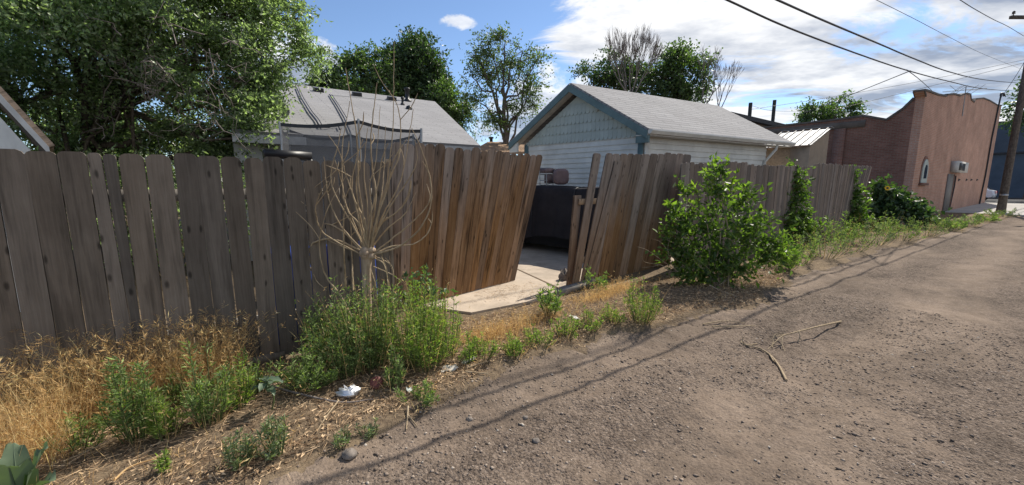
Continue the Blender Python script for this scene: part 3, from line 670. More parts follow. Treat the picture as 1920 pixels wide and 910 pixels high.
# ------------------------------------------------------------------ house with long grey roof
HR0, HR1 = atz(470, 157, 5.0), atz(815, 193, 5.0)
HE0, HE1 = atz(470, 252, 2.55), atz(900, 277, 2.55)
hd = (HE1 - HE0) / np.linalg.norm(HE1 - HE0)
n0 = np.cross(HE1 - HE0, HR0 - HE0)
def onroofplane(x, y): d = ray(x, y); return E0 + d * (np.dot(n0, HE0 - E0) / np.dot(n0, d))
HR1 = onroofplane(815, 193)
HE0 = HE0 - hd * 0.3; HR0 = HR0 - hd * 0.3
HR0 = HR0 + np.cross(n0, hd) / np.linalg.norm(n0) * 0; k_ = np.cross(hd, n0); k_ /= np.linalg.norm(k_)
HR0 = HR0 + k_ * np.dot(HR1 - HR0, k_)
t = thing('house', HE1 * xy, 'grey house with a long shingle roof full of vents, behind the bare pruned stump', 'house')
nn = np.cross(HE1 - HE0, HR0 - HE0); nn /= np.linalg.norm(nn); nn = nn if nn[2] > 0 else -nn
rd = np.cross(nn, hd); rd = rd if rd[2] > 0 else -rd; uo = HE0.copy()
mb = MB(); mb.prism([HE0, HE1, HR1, HR0], nn * 0.06, lambda p: (np.dot(p - uo, hd), np.dot(p - uo, rd))); roof = mb.build('roof', M['shingle'], t)
hb = np.cross(Zup, hd); hb = hb if np.dot(hb, (HR0 - HE0)) > 0 else -hb
B1 = HR1 + (HR1 - HE1) * np.array([1, 1, 0]) - Zup * 2.45; B0 = HR0 + (HR0 - HE0) * np.array([1, 1, 0]) - Zup * 2.45
mb = MB(); mb.prism([HR0, HR1, B1, B0], np.array([0, 0, 0.06]), lambda p: (np.dot(p - uo, hd), np.dot(p - uo, -rd))); mb.build('roof', M['shingle'], t)
w0 = HE0 + hb * 0.45; w1 = HE1 + hb * 0.45 - hd * 0.35
w1b = B1 - hb * 0.45 - hd * 0.35; w0b = B0 - hb * 0.45
mb = MB(); mb.prism([w0 * xy, w1 * xy, w1 * xy + Zup * 2.62, w0 * xy + Zup * 2.62], hb * 0.15); mb.build('wall', M['house_wall'], t)
rz = HR1 - hd * 0.35
mb = MB(); mb.prism([w1 * xy, w1b * xy, w1b * xy + Zup * 2.62, rz - Zup * 0.06, w1 * xy + Zup * 2.62], hd * -0.15); mb.build('wall', M['house_wall'], t)
mb = MB(); mb.prism([HE0, HE1, HE1 - Zup * 0.16, HE0 - Zup * 0.16], -hb * 0.025); mb.build('fascia', M['grey_metal'], t)
mb = MB(); mb.prism([HE0 - Zup * 0.13 + hb * 0.02, HE1 - Zup * 0.13 + hb * 0.02, HE1 - Zup * 0.13 + hb * 0.43, HE0 - Zup * 0.13 + hb * 0.43], (0, 0, -0.015)); mb.build('soffit', M['house_wall'], t)
wp = onpl(566, 286, w0, hd); wq = onpl(592, 286, w0, hd)
def wallbox(name, pa, pb, z0, z1, out, mat, parent, th=0.03):
    mb = MB(); a = pa * xy + out * 0.006; mb.box(a + Zup * z0, (pb - pa) * xy, out * th, Zup * (z1 - z0)); return mb.build(name, M[mat], parent)
wf = wallbox('window', wp, wq, 1.25, 2.1, -hb, 'white_paint', t)
dx_ = (wq - wp); wallbox('pane', wp + dx_ * 0.08 - hb * 0.03, wq - dx_ * 0.08 - hb * 0.03, 1.32, 2.03, -hb, 'glass_dark', wf, 0.008)
dpa, dpb = onpl(640, 300, w0, hd), onpl(735, 300, w0, hd)
df = wallbox('patio_door', dpa, dpb, 0.08, 2.1, -hb, 'grey_metal', t)
dx_ = dpb - dpa
for k in (0, 1): wallbox('pane', dpa + dx_ * (0.04 + 0.48 * k) - hb * 0.03, dpa + dx_ * (0.48 + 0.48 * k) - hb * 0.03, 0.15, 2.03, -hb, 'glass_dark', df, 0.008)
def on_roof(x, y):
    d = ray(x, y); return E0 + d * (np.dot(nn, HE0 + nn * 0.06 - E0) / np.dot(nn, d))
for x, y in ((597, 172), (669, 180), (734, 188)):
    p = on_roof(x, y); mb = MB()
    hv = 0.13; mb.prism([p - hd * 0.17 - rd * 0.15, p + hd * 0.17 - rd * 0.15, p + hd * 0.17 + rd * 0.15, p - hd * 0.17 + rd * 0.15], nn * 0.02)
    mb.prism([p - hd * 0.16 - rd * 0.14 + nn * 0.02, p - hd * 0.16 + rd * 0.12 + nn * 0.02, p - hd * 0.16 + rd * 0.08 + nn * hv, p - hd * 0.16 - rd * 0.12 + nn * hv], hd * 0.32)
    mb.build('roof_vent', M['black_metal'], t)
for x, y, r_, h_ in ((764, 190, 0.09, 0.45), (755, 197, 0.045, 0.22)):
    p = on_roof(x, y); mb = MB(); mb.lathe(p, [(r_ * 1.9, -0.03), (r_ * 1.8, 0.04), (r_, 0.08), (r_, h_), (r_ * 1.4, h_), (r_ * 1.4, h_ + 0.06), (r_ * 0.5, h_ + 0.09)], 12); mb.build('vent_pipe', M['black_metal'], t)
p = on_roof(767, 205); mb = MB(); mb.lathe(p, [(0.12, -0.02), (0.12, 0.03), (0.09, 0.10), (0.03, 0.13)], 10); mb.build('roof_vent', M['black_metal'], t)
for pth in ([(556, 167), (565, 188), (580, 213), (592, 228), (600, 243), (612, 243), (634, 240), (637, 247)], [(618, 180), (632, 202), (645, 225), (655, 248), (660, 262)]):
    mb = MB(); pp = [on_roof(*q) + nn * 0.05 for q in pth]; mb.tube(pp, 0.02, 6)
    mb.tube([q + hd * 0.07 for q in pp[:-2]], 0.012, 5); mb.build('conduit', M['black_metal'], t)
mb = MB(); mb.tube([on_roof(x, y) + nn * 0.03 for x, y in ((618, 180), (660, 183), (700, 187), (735, 192))], 0.012, 5); mb.build('conduit', M['grey_metal'], t)
# satellite dish
dc = atY(522, 208, 9.3); aim = np.array([0.35, -0.85, 0.4]); aim /= np.linalg.norm(aim)
t2 = thing('satellite_dish', dc, 'round grey satellite dish at the roof edge beside the big leafy tree', 'satellite dish')
mb = MB(); mb.lathe(dc, [(0.02, -0.06), (0.14, -0.045), (0.23, 0.0), (0.235, 0.012), (0.13, -0.03), (0.01, -0.05)], 24, aim); mb.build('dish', M['dish_grey'], t2, True)
mb = MB(); mb.tube([dc - aim * 0.06, dc - aim * 0.16 - Zup * 0.05, np.array([dc[0] - 0.02, dc[1] + 0.15, 2.6])], 0.025, 8); mb.build('mast', M['grey_metal'], t2)
mb = MB(); mb.tube([dc - Zup * 0.22, dc + aim * 0.25 - Zup * 0.18], 0.012, 6); mb.cbox(dc + aim * 0.27 - Zup * 0.17, 0.06, 0.08, 0.06); mb.build('feed_arm', M['grey_metal'], t2)

# far brown roof between house and garage
a, b, c_, d_ = atY(880, 285, 21), atY(1000, 285, 23), atY(998, 268, 27), atY(915, 266, 25)
t = thing('house', atY(940, 275, 24) * xy, 'distant tan house with a low brown roof seen between the grey roof and the garage', 'house')
mb = MB(); mb.prism([a, b, c_, d_], (0, 0, -0.12), lambda p: (p[0], p[1] * 1.5)); rf = mb.build('roof', M['brown_roof'], t)
mb = MB(); mb.prism([a * xy + np.array([0.4, .4, 0]), b * xy + np.array([-.4, .4, 0]), b * xy + np.array([-.4, 5, 0]), a * xy + np.array([0.4, 5, 0])], Zup * (min(a[2], b[2]) - 0.1)); mb.build('wall', M['plywood'], t)
for x, y in ((921, 268), (946, 270)):
    p = atY(x, y, 25.5); mb = MB(); mb.lathe(p - Zup * 0.15, [(0.1, 0), (0.1, 0.4), (0.16, 0.42), (0.16, 0.5)], 10); mb.build('chimney', M['black_metal'], rf)

# ------------------------------------------------------------------ neighbour's shed at far left
e_ = atY(92, 276, 4.5); u_ = atY(-70, 100, 4.7); 
dr = (u_ - e_) / np.linalg.norm(u_ - e_); bk = np.array([-0.76, 0.65, 0.0]) * 4
t = thing('shed', e_ * xy - np.array([1, 0, 0]), 'old white shed with a peeling barge board and worn shingles beside the big leafy tree', 'shed')
top = u_ + (u_ - e_) * 0.6
nn2 = np.cross(dr, bk); nn2 /= np.linalg.norm(nn2); nn2 = nn2 if nn2[2] > 0 else -nn2
mb = MB(); mb.prism([e_, top, top + bk, e_ + bk], nn2 * 0.05, lambda p: (np.dot(p - e_, bk) / 4, np.dot(p - e_, dr))); mb.build('roof', M['old_shingle'], t)
fr = -bk / np.linalg.norm(bk)
mb = MB(); mb.prism([e_ + fr * 0.004, top + fr * 0.004, top + fr * 0.004 - Zup * 0.14, e_ + fr * 0.004 - Zup * 0.10], fr * 0.025); mb.build('barge_board', M['off_white'], t)
we = e_ - fr * 0.28 + np.array([-0.22, 0, 0])
wtop = we + (top - e_) * 0.98
mb = MB(); mb.prism([we * xy, we - Zup * 0.02 + dr * 0, wtop, wtop * xy], -fr * 0.1); mb.build('wall', M['white_paint'], t)
mb = MB(); mb.prism([we * xy + fr * 0, we * xy + bk, we * xy + bk + Zup * (we[2]), we + Zup * 0], np.array([-0.1, 0, 0])); mb.build('wall', M['white_paint'], t)

# ------------------------------------------------------------------ metal-roofed shed by the brick building
sx_ = -NV
a = atz(1425, 279, 2.80); b = onpl(1521, 275, a, sx_); b[2] = a[2]
rt = onpl(1559, 241, b, DV); rl_ = a + (rt - b)
t = thing('shed', (a + b) / 2 * xy, 'plywood shed with a ribbed bare metal roof beside the brick building', 'shed')
nn3 = np.cross(b - a, rl_ - a); nn3 /= np.linalg.norm(nn3); nn3 = nn3 if nn3[2] > 0 else -nn3
mb = MB(); mb.prism([a, b, rt, rl_], nn3 * 0.02)
L_ = np.linalg.norm(b - a)
for k in np.arange(0.03, L_ + 0.01, 0.23):
    p0 = a + sx_ * k + nn3 * 0.02; p1 = rl_ + sx_ * k + nn3 * 0.02; w_ = sx_ * 0.025
    mb.prism([p0 - w_, p0 + w_, p0 + w_ * 0.6 + nn3 * 0.03, p0 - w_ * 0.6 + nn3 * 0.03], p1 - p0)
mb.build('roof', M['steel'], t)
mb = MB(); mb.prism([rt + nn3 * 0.06, rl_ + nn3 * 0.06, rl_ + DV * 0.25 + nn3 * 0.03, rt + DV * 0.25 + nn3 * 0.03], (0, 0, 0.015)); mb.build('ridge_cap', M['steel'], t)
wa, wb = a * xy + DV * 0.12, b * xy + DV * 0.12 - sx_ * 0.08
mid_ = wa + (wb - wa) * 0.62
mb = MB(); mb.box(wa, mid_ - wa, DV * 0.05, Zup * (a[2] - 0.01)); mb.build('osb_panel', M['osb'], t)
mb = MB(); mb.box(mid_ + sx_ * 0.003, wb - mid_, DV * 0.05, Zup * (a[2] - 0.01)); mb.build('plywood_panel', M['plywood'], t)
dep = float(np.dot(rt - b, DV))
mb = MB(); mb.prism([wb + DV * 0.052, wb + DV * dep, wb + DV * dep + Zup * (rt[2] - 0.05), wb + DV * 0.052 + Zup * (a[2] - 0.01)], -sx_ * 0.05); mb.build('gable_wall', M['plywood'], t)
print('shed', a, b, rt)

# ------------------------------------------------------------------ brick building
KA = atz(1701, 412, 0); KDv = DV; KN = NV
def onk(x, y): return onpl(x, y, KA, KDv)
prof = [(1719, 173), (1732, 171), (1738, 172), (1757, 179), (1774, 182), (1774.5, 179.5), (1788, 178), (1800, 181), (1805, 178.5), (1812, 177), (1819, 178.5), (1820, 188), (1826, 193), (1828.5, 187), (1843, 185.5), (1855, 190), (1869, 198), (1878, 199)]
top_ = [onk(x, y) for x, y in prof]; 
zc = top_[0][2]; end = top_[-1] * xy
t = thing('brick_building', KA, 'red brick building with a stepped curving parapet, arched window and wall air conditioner', 'building')
sk = [float(np.dot(p - KA, KDv)) for p in top_]
poly = [KA - KDv * 0.0, KA + KDv * sk[-1]] + [KA + KDv * s_ + Zup * p[2] for s_, p in zip(sk[::-1], top_[::-1])] 
poly[-1] = KA + Zup * zc
mb = MB(); mb.prism(poly, KN * 0.30, lambda p: (np.dot(p - KA, KDv) + np.dot(p - KA, KN), p[2])); front = mb.build('front_wall', M['brick_front'], t)
# coping stones along the parapet
mb = MB()
cp = [KA + Zup * zc] + [KA + KDv * s_ + Zup * p[2] for s_, p in zip(sk[1:], top_[1:])]
for p, q in zip(cp[:-1], cp[1:]):
    n_ = np.cross(q - p, KN); n_ = n_ / (np.linalg.norm(n_) + 1e-9); n_ = n_ if n_[2] >= 0 else -n_
    mb.prism([p - KN * 0.04 + n_ * 0.003, q - KN * 0.04 + n_ * 0.003, q + KN * 0.34 + n_ * 0.003, p + KN * 0.34 + n_ * 0.003], n_ * 0.08)
mb.build('coping', M['coping'], t)
# side wall running back from the corner
def onside(x, y): return onpl(x, y, KA, KN)
SW = 26.0; zs = onside(1640, 219)[2]
swoop = [(0.0, zc), (0.30, zc), (0.62, zc - 0.42), (1.15, zc - 0.85), (2.0, zs + 0.05), (3.2, zs), (SW, zs - 0.1)]
poly = [KA + KN * 0.305 + KDv * 0.002, KA + KN * SW] + [KA + KN * u + Zup * z for u, z in swoop[::-1][:-1]]
poly[-1] = KA + KN * 0.305 + Zup * zc
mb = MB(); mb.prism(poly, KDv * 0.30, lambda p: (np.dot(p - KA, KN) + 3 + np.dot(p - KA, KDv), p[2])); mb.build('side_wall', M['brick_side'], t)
mb = MB()
for (u0, z0), (u1, z1) in zip(swoop[1:-1], swoop[2:]):
    p, q = KA + KN * (u0 + 0.005) + Zup * z0, KA + KN * u1 + Zup * z1
    n_ = np.cross(q - p, KDv); n_ /= np.linalg.norm(n_); n_ = n_ if n_[2] >= 0 else -n_
    mb.prism([p - KDv * 0.06 + n_ * 0.004, q - KDv * 0.06 + n_ * 0.004, q + KDv * 0.34 + n_ * 0.004, p + KDv * 0.34 + n_ * 0.004], n_ * 0.09)
mb.box(KA + KN * 1.9 + Zup * (zs - 0.42) - KDv * 0.085, KN * (SW - 2), KDv * 0.08, Zup * 0.30)
mb.build('coping', M['coping'], t)
mb = MB()
for u in (2.6,):
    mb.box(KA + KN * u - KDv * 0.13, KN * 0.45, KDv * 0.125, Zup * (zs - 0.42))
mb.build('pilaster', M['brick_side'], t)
mb = MB(); rb = KA + KDv * 0.32 + KN * 0.35; mb.prism([rb, rb + KDv * (sk[-1] - 0.4), rb + KDv * (sk[-1] - 0.4) + KN * (SW - 1), rb + KN * (SW - 1)] + Zup * (zs - 0.5), Zup * 0.1); mb.build('roof', M['tar_roof'], t)
far_ = KA + KDv * sk[-1] + KN * 0.305
mb = MB(); mb.box(far_ - KDv * 0.3, KN * (SW - 1), KDv * 0.3, Zup * (zs - 0.1)); mb.build('far_wall', M['brick_front'], t)
out = -KN
# arched window
s0, s1 = [float(np.dot(onk(x, 330) - KA, KDv)) for x in (1725.5, 1736)]; zb_, zt_ = onk(1730, 343)[2], onk(1737, 299)[2]
def arch(s0, s1, z0, z1, n=9):
    m_ = (s0 + s1) / 2; r_ = (s1 - s0) / 2; zsn = z1 - r_
    return [(s0, z0), (s1, z0)] + [(m_ + r_ * math.cos(a), zsn + r_ * math.sin(a)) for a in np.linspace(0, math.pi, n)]
def wallpoly(pts, o, th): return [KA + KDv * a + Zup * z + out * o for a, z in pts], out * th
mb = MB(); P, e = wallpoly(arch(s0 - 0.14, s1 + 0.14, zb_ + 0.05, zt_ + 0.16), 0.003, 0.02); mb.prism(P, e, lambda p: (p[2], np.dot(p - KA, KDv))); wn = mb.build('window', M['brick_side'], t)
mb = MB(); P, e = wallpoly(arch(s0, s1, zb_, zt_), 0.026, 0.03); mb.prism(P, e); mb.build('frame', M['pale_aqua'], wn)
mb = MB(); P, e = wallpoly(arch(s0 + (s1 - s0) * 0.30, s1 - (s1 - s0) * 0.22, zb_ + 0.20, zt_ - 0.25), 0.058, 0.008); mb.prism(P, e); mb.build('pane', M['glass_dark'], wn)
mb = MB(); mb.box(KA + KDv * (s0 - 0.15) + Zup * (zb_ - 0.12) + out * 0.003, KDv * (s1 - s0 + 0.3), out * 0.12, Zup * 0.11); mb.build('sill', M['brick_side'], wn)
# boarded door under the air conditioner
s0, s1 = [float(np.dot(onk(x, 370) - KA, KDv)) for x in (1770, 1780)]; zt_ = onk(1784, 327)[2]
mb = MB(); mb.box(KA + KDv * s0 + out * 0.004, KDv * (s1 - s0), out * 0.05, Zup * zt_); dr_ = mb.build('door', M['old_lumber'], t); tag(dr_, 'narrow weathered grey door boarded shut')
mb = MB(); mb.box(KA + KDv * (s1 + 0.01) + out * 0.004, KDv * 0.16, out * 0.07, Zup * zt_); mb.build('frame', M['brick_side'], dr_)
# window air conditioner
s0, s1 = [float(np.dot(onk(x, 313) - KA, KDv)) for x in (1782, 1802)]; zb_, zt_ = onk(1792, 324)[2], onk(1792, 304)[2]
mb = MB(); ac0 = KA + KDv * s0 + Zup * zb_; ac = MB(); ac.box(ac0 + out * 0.004, KDv * (s1 - s0), out * 0.30, Zup * (zt_ - zb_))
acb = ac.build('air_conditioner', M['off_white'], t)
mb = MB(); mb.box(ac0 + KDv * (s1 - s0) * 0.07 + out * 0.306 + Zup * 0.10, KDv * (s1 - s0) * 0.58, out * 0.008, Zup * (zt_ - zb_ - 0.2)); mb.build('grille', M['black_metal'], acb)
# service mast, conduit and anchors
mp = [onk(x, y) + out * 0.07 for x, y in ((1832, 392), (1845, 330), (1857, 260), (1869, 203), (1874, 180))]
mb = MB(); mb.tube(mp, 0.05, 8); ms = mb.build('service_mast', M['black_metal'], t)
mb = MB(); q = mp[-1]; mb.tube(curve3([q, q + Zup * 0.18 + KDv * 0.1, q + KDv * 0.35 + Zup * 0.16 + out * .1, q + KDv * 0.42 - Zup * 0.02 + out * .15], 12), [0.07] * 13, 8); mb.build('weatherhead', M['black_metal'], ms)
mb = MB(); mb.tube([onk(x, y) + out * 0.05 for x, y in ((1790, 330), (1787, 350), (1778, 392))], 0.035, 6); mb.build('conduit', M['black_metal'], t)
for x in (1797, 1811, 1820, 1831):
    p = onk(x, 337.5); mb = MB(); mb.lathe(p, [(0.09, 0), (0.09, 0.02), (0.04, 0.05), (0.02, 0.09)], 8, out); mb.build('tie_plate', M['black_metal'], t)
# roof antenna
p = atY(1811, 177, 23.4); b0 = p.copy(); b0[2] -= 1.2
t2 = thing('antenna', b0, 'spindly TV antenna on a mast above the brick parapet', 'antenna')
pt = atY(1811, 166, 23.4)
mb = MB(); mb.tube([b0, pt + Zup * 0.1], 0.025, 6); mb.build('mast', M['grey_metal'], t2)
mb = MB(); mb.tube([atY(1768, 172.5, 23.0), atY(1850, 166, 24.0)], 0.02, 5)
for x, y in ((1788, 171), (1793, 170), (1800, 169.5), (1820, 168.5), (1832, 168)): c_ = atY(x, y, 23.3); mb.tube([c_ - np.array([0.25, -0.15, 0.28]), c_ + np.array([0.25, -0.15, 0.24])], 0.012, 4)
mb.tube([atY(1781, 160.5, 23.1), atY(1795, 172, 23.3)], 0.012, 4); mb.build('boom', M['grey_metal'], t2)

# lower flat roof and stove pipes further back
ya = 25.0
p0, p1 = atY(1365, 212, 24), atY(1500, 222, 31)
t = thing('flat_roofed_building', p0 * xy, 'low flat-roofed building with a dark roof edge and two pipes behind the garage', 'building')
q0 = p0 + np.array([4.5, 8, 0]); q0[2] = p0[2]
mb = MB(); mb.prism([p0 * xy, p1 * xy, p1 * xy + np.array([-4, 6, 0]), p0 * xy + np.array([-4, 6, 0])], Zup * (p0[2] - 0.25), lambda p: (p[0] + p[1], p[2])); mb.build('wall', M['plywood'], t)
mb = MB(); o_ = np.array([0.25, -0.25, 0]); mb.prism([p0 * xy + o_ * 1.5 - np.array([.4, 0, 0]), p1 * xy + o_, p1 * xy + np.array([-4, 6, 0]), p0 * xy + np.array([-4.4, 6, 0])] + Zup * (p0[2] - 0.247), Zup * 0.26); rf = mb.build('roof', M['tar_roof'], t)
for x, yb, yt, yd in ((1405, 216, 193, 26), (1449, 220, 188, 28)):
    a, b = atY(x, yb + 6, yd), atY(x + 2, yt, yd); mb = MB(); mb.tube([a * xy + Zup * (p0[2] - 0.05), a * xy + Zup * b[2]], 0.11, 10); mb.build('pipe', M['black_metal'], rf)

# ------------------------------------------------------------------ street at the end of the alley, what stands on it
st0 = sq(atz(1870, 403, 0))[0]
def strip(name, s0, s1, q0, q1, z0, z1, mat):
    mb = MB(); mb.prism([fs(s0, q0, z1), fs(s1, q0, z1), fs(s1, q1, z1), fs(s0, q1, z1)], (0, 0, z0 - z1)); return mb.build(name, M[mat])
struct(strip('pavement', 33.0, 52.0, -60, 60, -0.15, 0.02, 'pavement'))
M['asphalt'] = plain('asphalt', (0.055, 0.055, 0.058), 0.9, 0.2, var=0.2)
struct(strip('street', 52.0, 70.0, -60, 60, -0.15, 0.012, 'asphalt'))
t = thing('warehouse', fs(74, 2), 'dark blue-grey block building across the street at the end of the alley', 'building')
M['warehouse'] = plain('warehouse', (0.10, 0.125, 0.16), 0.8, 0.2, var=0.25, scale=0.6)
mb = MB(); mb.prism([fs(74, -24), fs(74, 40), fs(90, 40), fs(90, -24)], Zup * 8.5); mb.build('wall', M['warehouse'], t)
mb = MB(); mb.prism([fs(73.9, -24.1), fs(73.9, 40.1), fs(90, 40.1), fs(90, -24.1)] + Zup * 8.5, Zup * 0.3); mb.build('roof', M['coping'], t)
mb = MB(); mb.box(fs(73.75, -24, 5.0), fs(0, 64) - fs(0, 0), -DV * -0.2, Zup * 0.25); mb.build('ledge', M['tar_roof'], t)

# ================================================================== TREES
def sprays(lm, tm, P, D, L, m, ll, lw, droop=0.25, tw=0.004, every=3, side=0.9):
    """leafy twigs: start points P, directions D, length L; m leaves each; some of the twigs get a real stem"""
    n = len(P); L = np.broadcast_to(L, (n,))
    t = (np.arange(m) + 0.6) / m
    pos = P[:, None] + D[:, None] * (L[:, None, None] * t[None, :, None])
    pos[..., 2] -= (L[:, None] * droop) * t[None] ** 2
    pos += RNG.normal(size=pos.shape) * 0.08 * L[:, None, None]
    dr = D[:, None] * 0.5 + RNG.normal(size=pos.shape) * side; dr[..., 2] -= 0.25
    lm.leaves(pos.reshape(-1, 3), dr.reshape(-1, 3), ll * (0.40 + 1.0 * RNG.random(n * m)), lw * (0.7 + 0.5 * RNG.random(n * m)))
    if tm is not None:
        for i in range(0, n, every):
            e = P[i] + D[i] * L[i]; e[2] -= L[i] * droop
            tm.tube([P[i] - D[i] * L[i] * 0.3, P[i] + D[i] * L[i] * 0.5 - Zup * L[i] * droop * 0.25, e], [tw, tw * 0.7, tw * 0.3], 3, cap=False)
def ell_points(c, r, n, shell=0.5, holes=None):
    v = rdir(n); k = RNG.random(n) ** shell
    return np.asarray(c) + v * k[:, None] * np.asarray(r), v
def limb(mb, a, b, r0, r1, wob=0.12, sides=6, n=7, lift=0.0):
    a, b = np.asarray(a), np.asarray(b); L = np.linalg.norm(b - a)
    t = np.linspace(0, 1, n)[:, None]; P = a + (b - a) * t + (RNG.normal(size=(n, 3)) * wob * L * 0.12) * np.sin(t * math.pi)
    P[:, 2] += lift * L * np.sin(t[:, 0] * math.pi) * 0.3
    mb.tube(P, np.linspace(r0, r1, n), sides, cap=False); return P
def blobtree(name, label, group, base, trunk_top, tr, blobs, lmat, n_tw, m, tl, ll, lw, bark='bark', every=4, droop=0.2, tw=0.01, sub=5, shell=0.42, clump=22, rcf=0.26):
    """tapered trunk, limbs to every crown mass, branchlets inside it, leafy sprays; blobs are (centre, radii)"""
    t = thing(name, base, label, 'tree', group)
    tm = MB(); lm = MB()
    tp = limb(tm, base, trunk_top, tr, tr * 0.6, 0.15, 10, 8)
    vol = np.array([np.prod(r) ** 0.62 for _, r in blobs]); vol /= vol.sum()
    for (c, r), f in zip(blobs, vol):
        c = np.asarray(c); st = tp[-1 - random.randrange(0, 4)]
        lp = limb(tm, st, c, tr * 0.42, tr * 0.12, 0.5, 6, 6, 0.3)
        k = max(4, int(n_tw * f)); nc = max(4, k // clump)
        cc, cv = ell_points(c, r, nc, shell)
        for q in cc[::max(1, nc // sub)]:
            limb(tm, lp[random.randrange(2, 6)], q, tr * 0.13, tr * 0.035, 0.5, 4, 5, 0.1)
        ci = RNG.integers(0, nc, k)
        rc = float(np.min(r)) * rcf
        P = cc[ci] + RNG.normal(size=(k, 3)) * rc * np.array([1, 1, 0.75])
        D = cv[ci] * 0.7 + rdir(k) * 0.8; D /= np.linalg.norm(D, axis=1)[:, None]
        sprays(lm, tm, P, D, tl * (0.6 + 0.8 * RNG.random(k)), m, ll, lw, droop, tw, every)
    tm.build('trunk', M[bark], t, True); lm.build('crown', M[lmat], t)
    return t
def pb(x, y, Yd, rx, ry, depth=1.0):
    """crown mass seen at photo pixel x, y, Yd metres ahead, rx by ry photo pixels across"""
    c = atY(x, y, Yd); k = Yd / FPX / 1.02
    return c, (rx * k, (rx + ry) / 2 * k * depth, ry * k)

# big elm behind the left fence
eb = atY(165, 420, 8.2); eb[2] = 0
blobs = [pb(90, 60, 7.6, 170, 120), pb(40, 190, 7.2, 110, 85), pb(250, 140, 9.0, 130, 100, .6), pb(250, 20, 8.2, 160, 90), pb(390, 110, 8.4, 110, 110, .8), pb(420, 20, 9.0, 120, 80, .8),
         pb(500, 80, 8.6, 75, 45, .7), pb(560, 35, 9.2, 55, 40, .7), pb(560, 110, 9.0, 35, 22), pb(430, 215, 8.4, 85, 65, .8), pb(330, 245, 8.8, 110, 60, .7), pb(480, 165, 8.4, 65, 40), pb(150, 240, 10.0, 130, 60, .6), pb(455, 258, 8.0, 42, 34), pb(50, 250, 7.6, 60, 50), pb(200, 262, 9.8, 110, 40), pb(380, 262, 8.2, 80, 28), pb(300, 90, 7.8, 90, 80, .7),
         pb(150, 305, 8.6, 120, 36, .5), pb(320, 300, 8.6, 110, 36, .5), pb(440, 295, 8.4, 60, 34, .6), pb(120, -90, 8.2, 260, 70), pb(400, -80, 8.6, 130, 60), pb(-70, 80, 8.0, 90, 130)]
big = blobtree('elm_tree', 'huge dense elm tree with small grey-green leaves behind the left fence', None, eb, atY(165, 180, 8.3), 0.17, blobs, 'leaf_elm', 11500, 14, 0.44, 0.080, 0.044, every=14, droop=0.35, tw=0.005, sub=7, shell=0.55, clump=48, rcf=0.23)
mb = MB()
for x0, y0, x1, y1, r_ in ((120, 290, 95, 80, .06), (150, 290, 175, 100, .07), (190, 285, 170, 120, .05), (205, 280, 260, 60, .045), (140, 290, 80, 170, .04), (210, 285, 235, 130, .04)):
    a = atY(x0, y0, 8.0); a[2] = 0; P = limb(mb, a, atY(x1, y1, 7.8), r_, r_ * 0.35, 0.5, 7, 9)
mb.build('stems', M['bark'], big, True)
mb = MB()
for k in range(60):
    x, y = random.uniform(180, 440), random.uniform(60, 275); a = atY(x, y, random.uniform(6.6, 7.6))
    d = np.array([random.gauss(0, .5), random.gauss(0, .3), random.gauss(-0.05, .45)]); L = random.uniform(.3, 1.1)
    P = limb(mb, a, a + d * L, 0.009, 0.003, 0.9, 4, 6)
    for q in P[2:5]: limb(mb, q, q + np.array([random.gauss(0, .2), random.gauss(0, .1), random.gauss(0, .2)]), 0.004, 0.0015, 0.8, 3, 4)
tag(mb.build('dead_twigs', M['twig_grey'], big), 'bare pale twigs showing among the leaves')

G_T = 'trees beyond the yards'
def base_at(x, Yd): p = atY(x, 300, Yd); p[2] = 0; return p
blobtree('maple_tree', 'rounded green tree showing over the grey house roof, next to the white cloud', G_T, base_at(670, 27), atY(668, 190, 27), 0.25,
         [pb(665, 150, 27, 45, 28), pb(625, 160, 27, 38, 20), pb(690, 132, 27, 32, 24), pb(715, 160, 27, 30, 30), pb(600, 168, 27, 22, 12), pb(650, 175, 26, 50, 18), pb(728, 145, 27, 16, 20)], 'leaf_mid', 1100, 12, 0.95, 0.20, 0.12, tw=0.012)
blobtree('poplar_tree', 'tallest dark green tree with a lumpy upright crown behind the house ridge', G_T, base_at(785, 29), atY(783, 180, 29), 0.32,
         [pb(768, 85, 29, 17, 20), pb(755, 115, 29, 24, 28), pb(790, 120, 29, 30, 38), pb(778, 155, 29, 46, 30), pb(808, 150, 29, 22, 40), pb(752, 165, 29, 20, 24), pb(796, 85, 29, 10, 20), pb(775, 190, 29, 50, 20), pb(822, 190, 28, 20, 26)], 'leaf_dark', 2100, 12, 0.95, 0.22, 0.14, tw=0.012)
blobtree('maple_tree', 'low green tree at the right end of the grey house ridge', G_T, base_at(850, 27), atY(848, 230, 27), 0.2,
         [pb(848, 175, 27, 18, 22), pb(852, 205, 27, 22, 22), pb(838, 190, 27, 16, 22), pb(866, 222, 27, 12, 14), pb(845, 240, 27, 22, 20)], 'leaf_mid', 520, 12, 0.85, 0.19, 0.11, tw=0.012)
blobtree('locust_tree', 'airy locust tree with visible limbs standing alone between the house and the garage', G_T, base_at(946, 25), atY(946, 185, 25), 0.19,
         [pb(948, 75, 25, 20, 22), pb(915, 85, 25, 26, 18), pb(980, 95, 25, 24, 18), pb(890, 105, 25, 22, 12), pb(1005, 115, 25, 18, 12), pb(940, 115, 25, 30, 22), pb(885, 145, 25, 20, 12), pb(915, 150, 25, 24, 12), pb(975, 140, 25, 26, 14), pb(1000, 150, 25, 18, 12), pb(895, 190, 25, 24, 14), pb(985, 178, 25, 22, 14), pb(915, 215, 25, 24, 14), pb(965, 215, 25, 20, 12), pb(935, 232, 25, 18, 10), pb(1000, 195, 25, 14, 10)], 'leaf_locust', 720, 12, 0.9, 0.15, 0.09, tw=0.014, sub=4, shell=0.6)
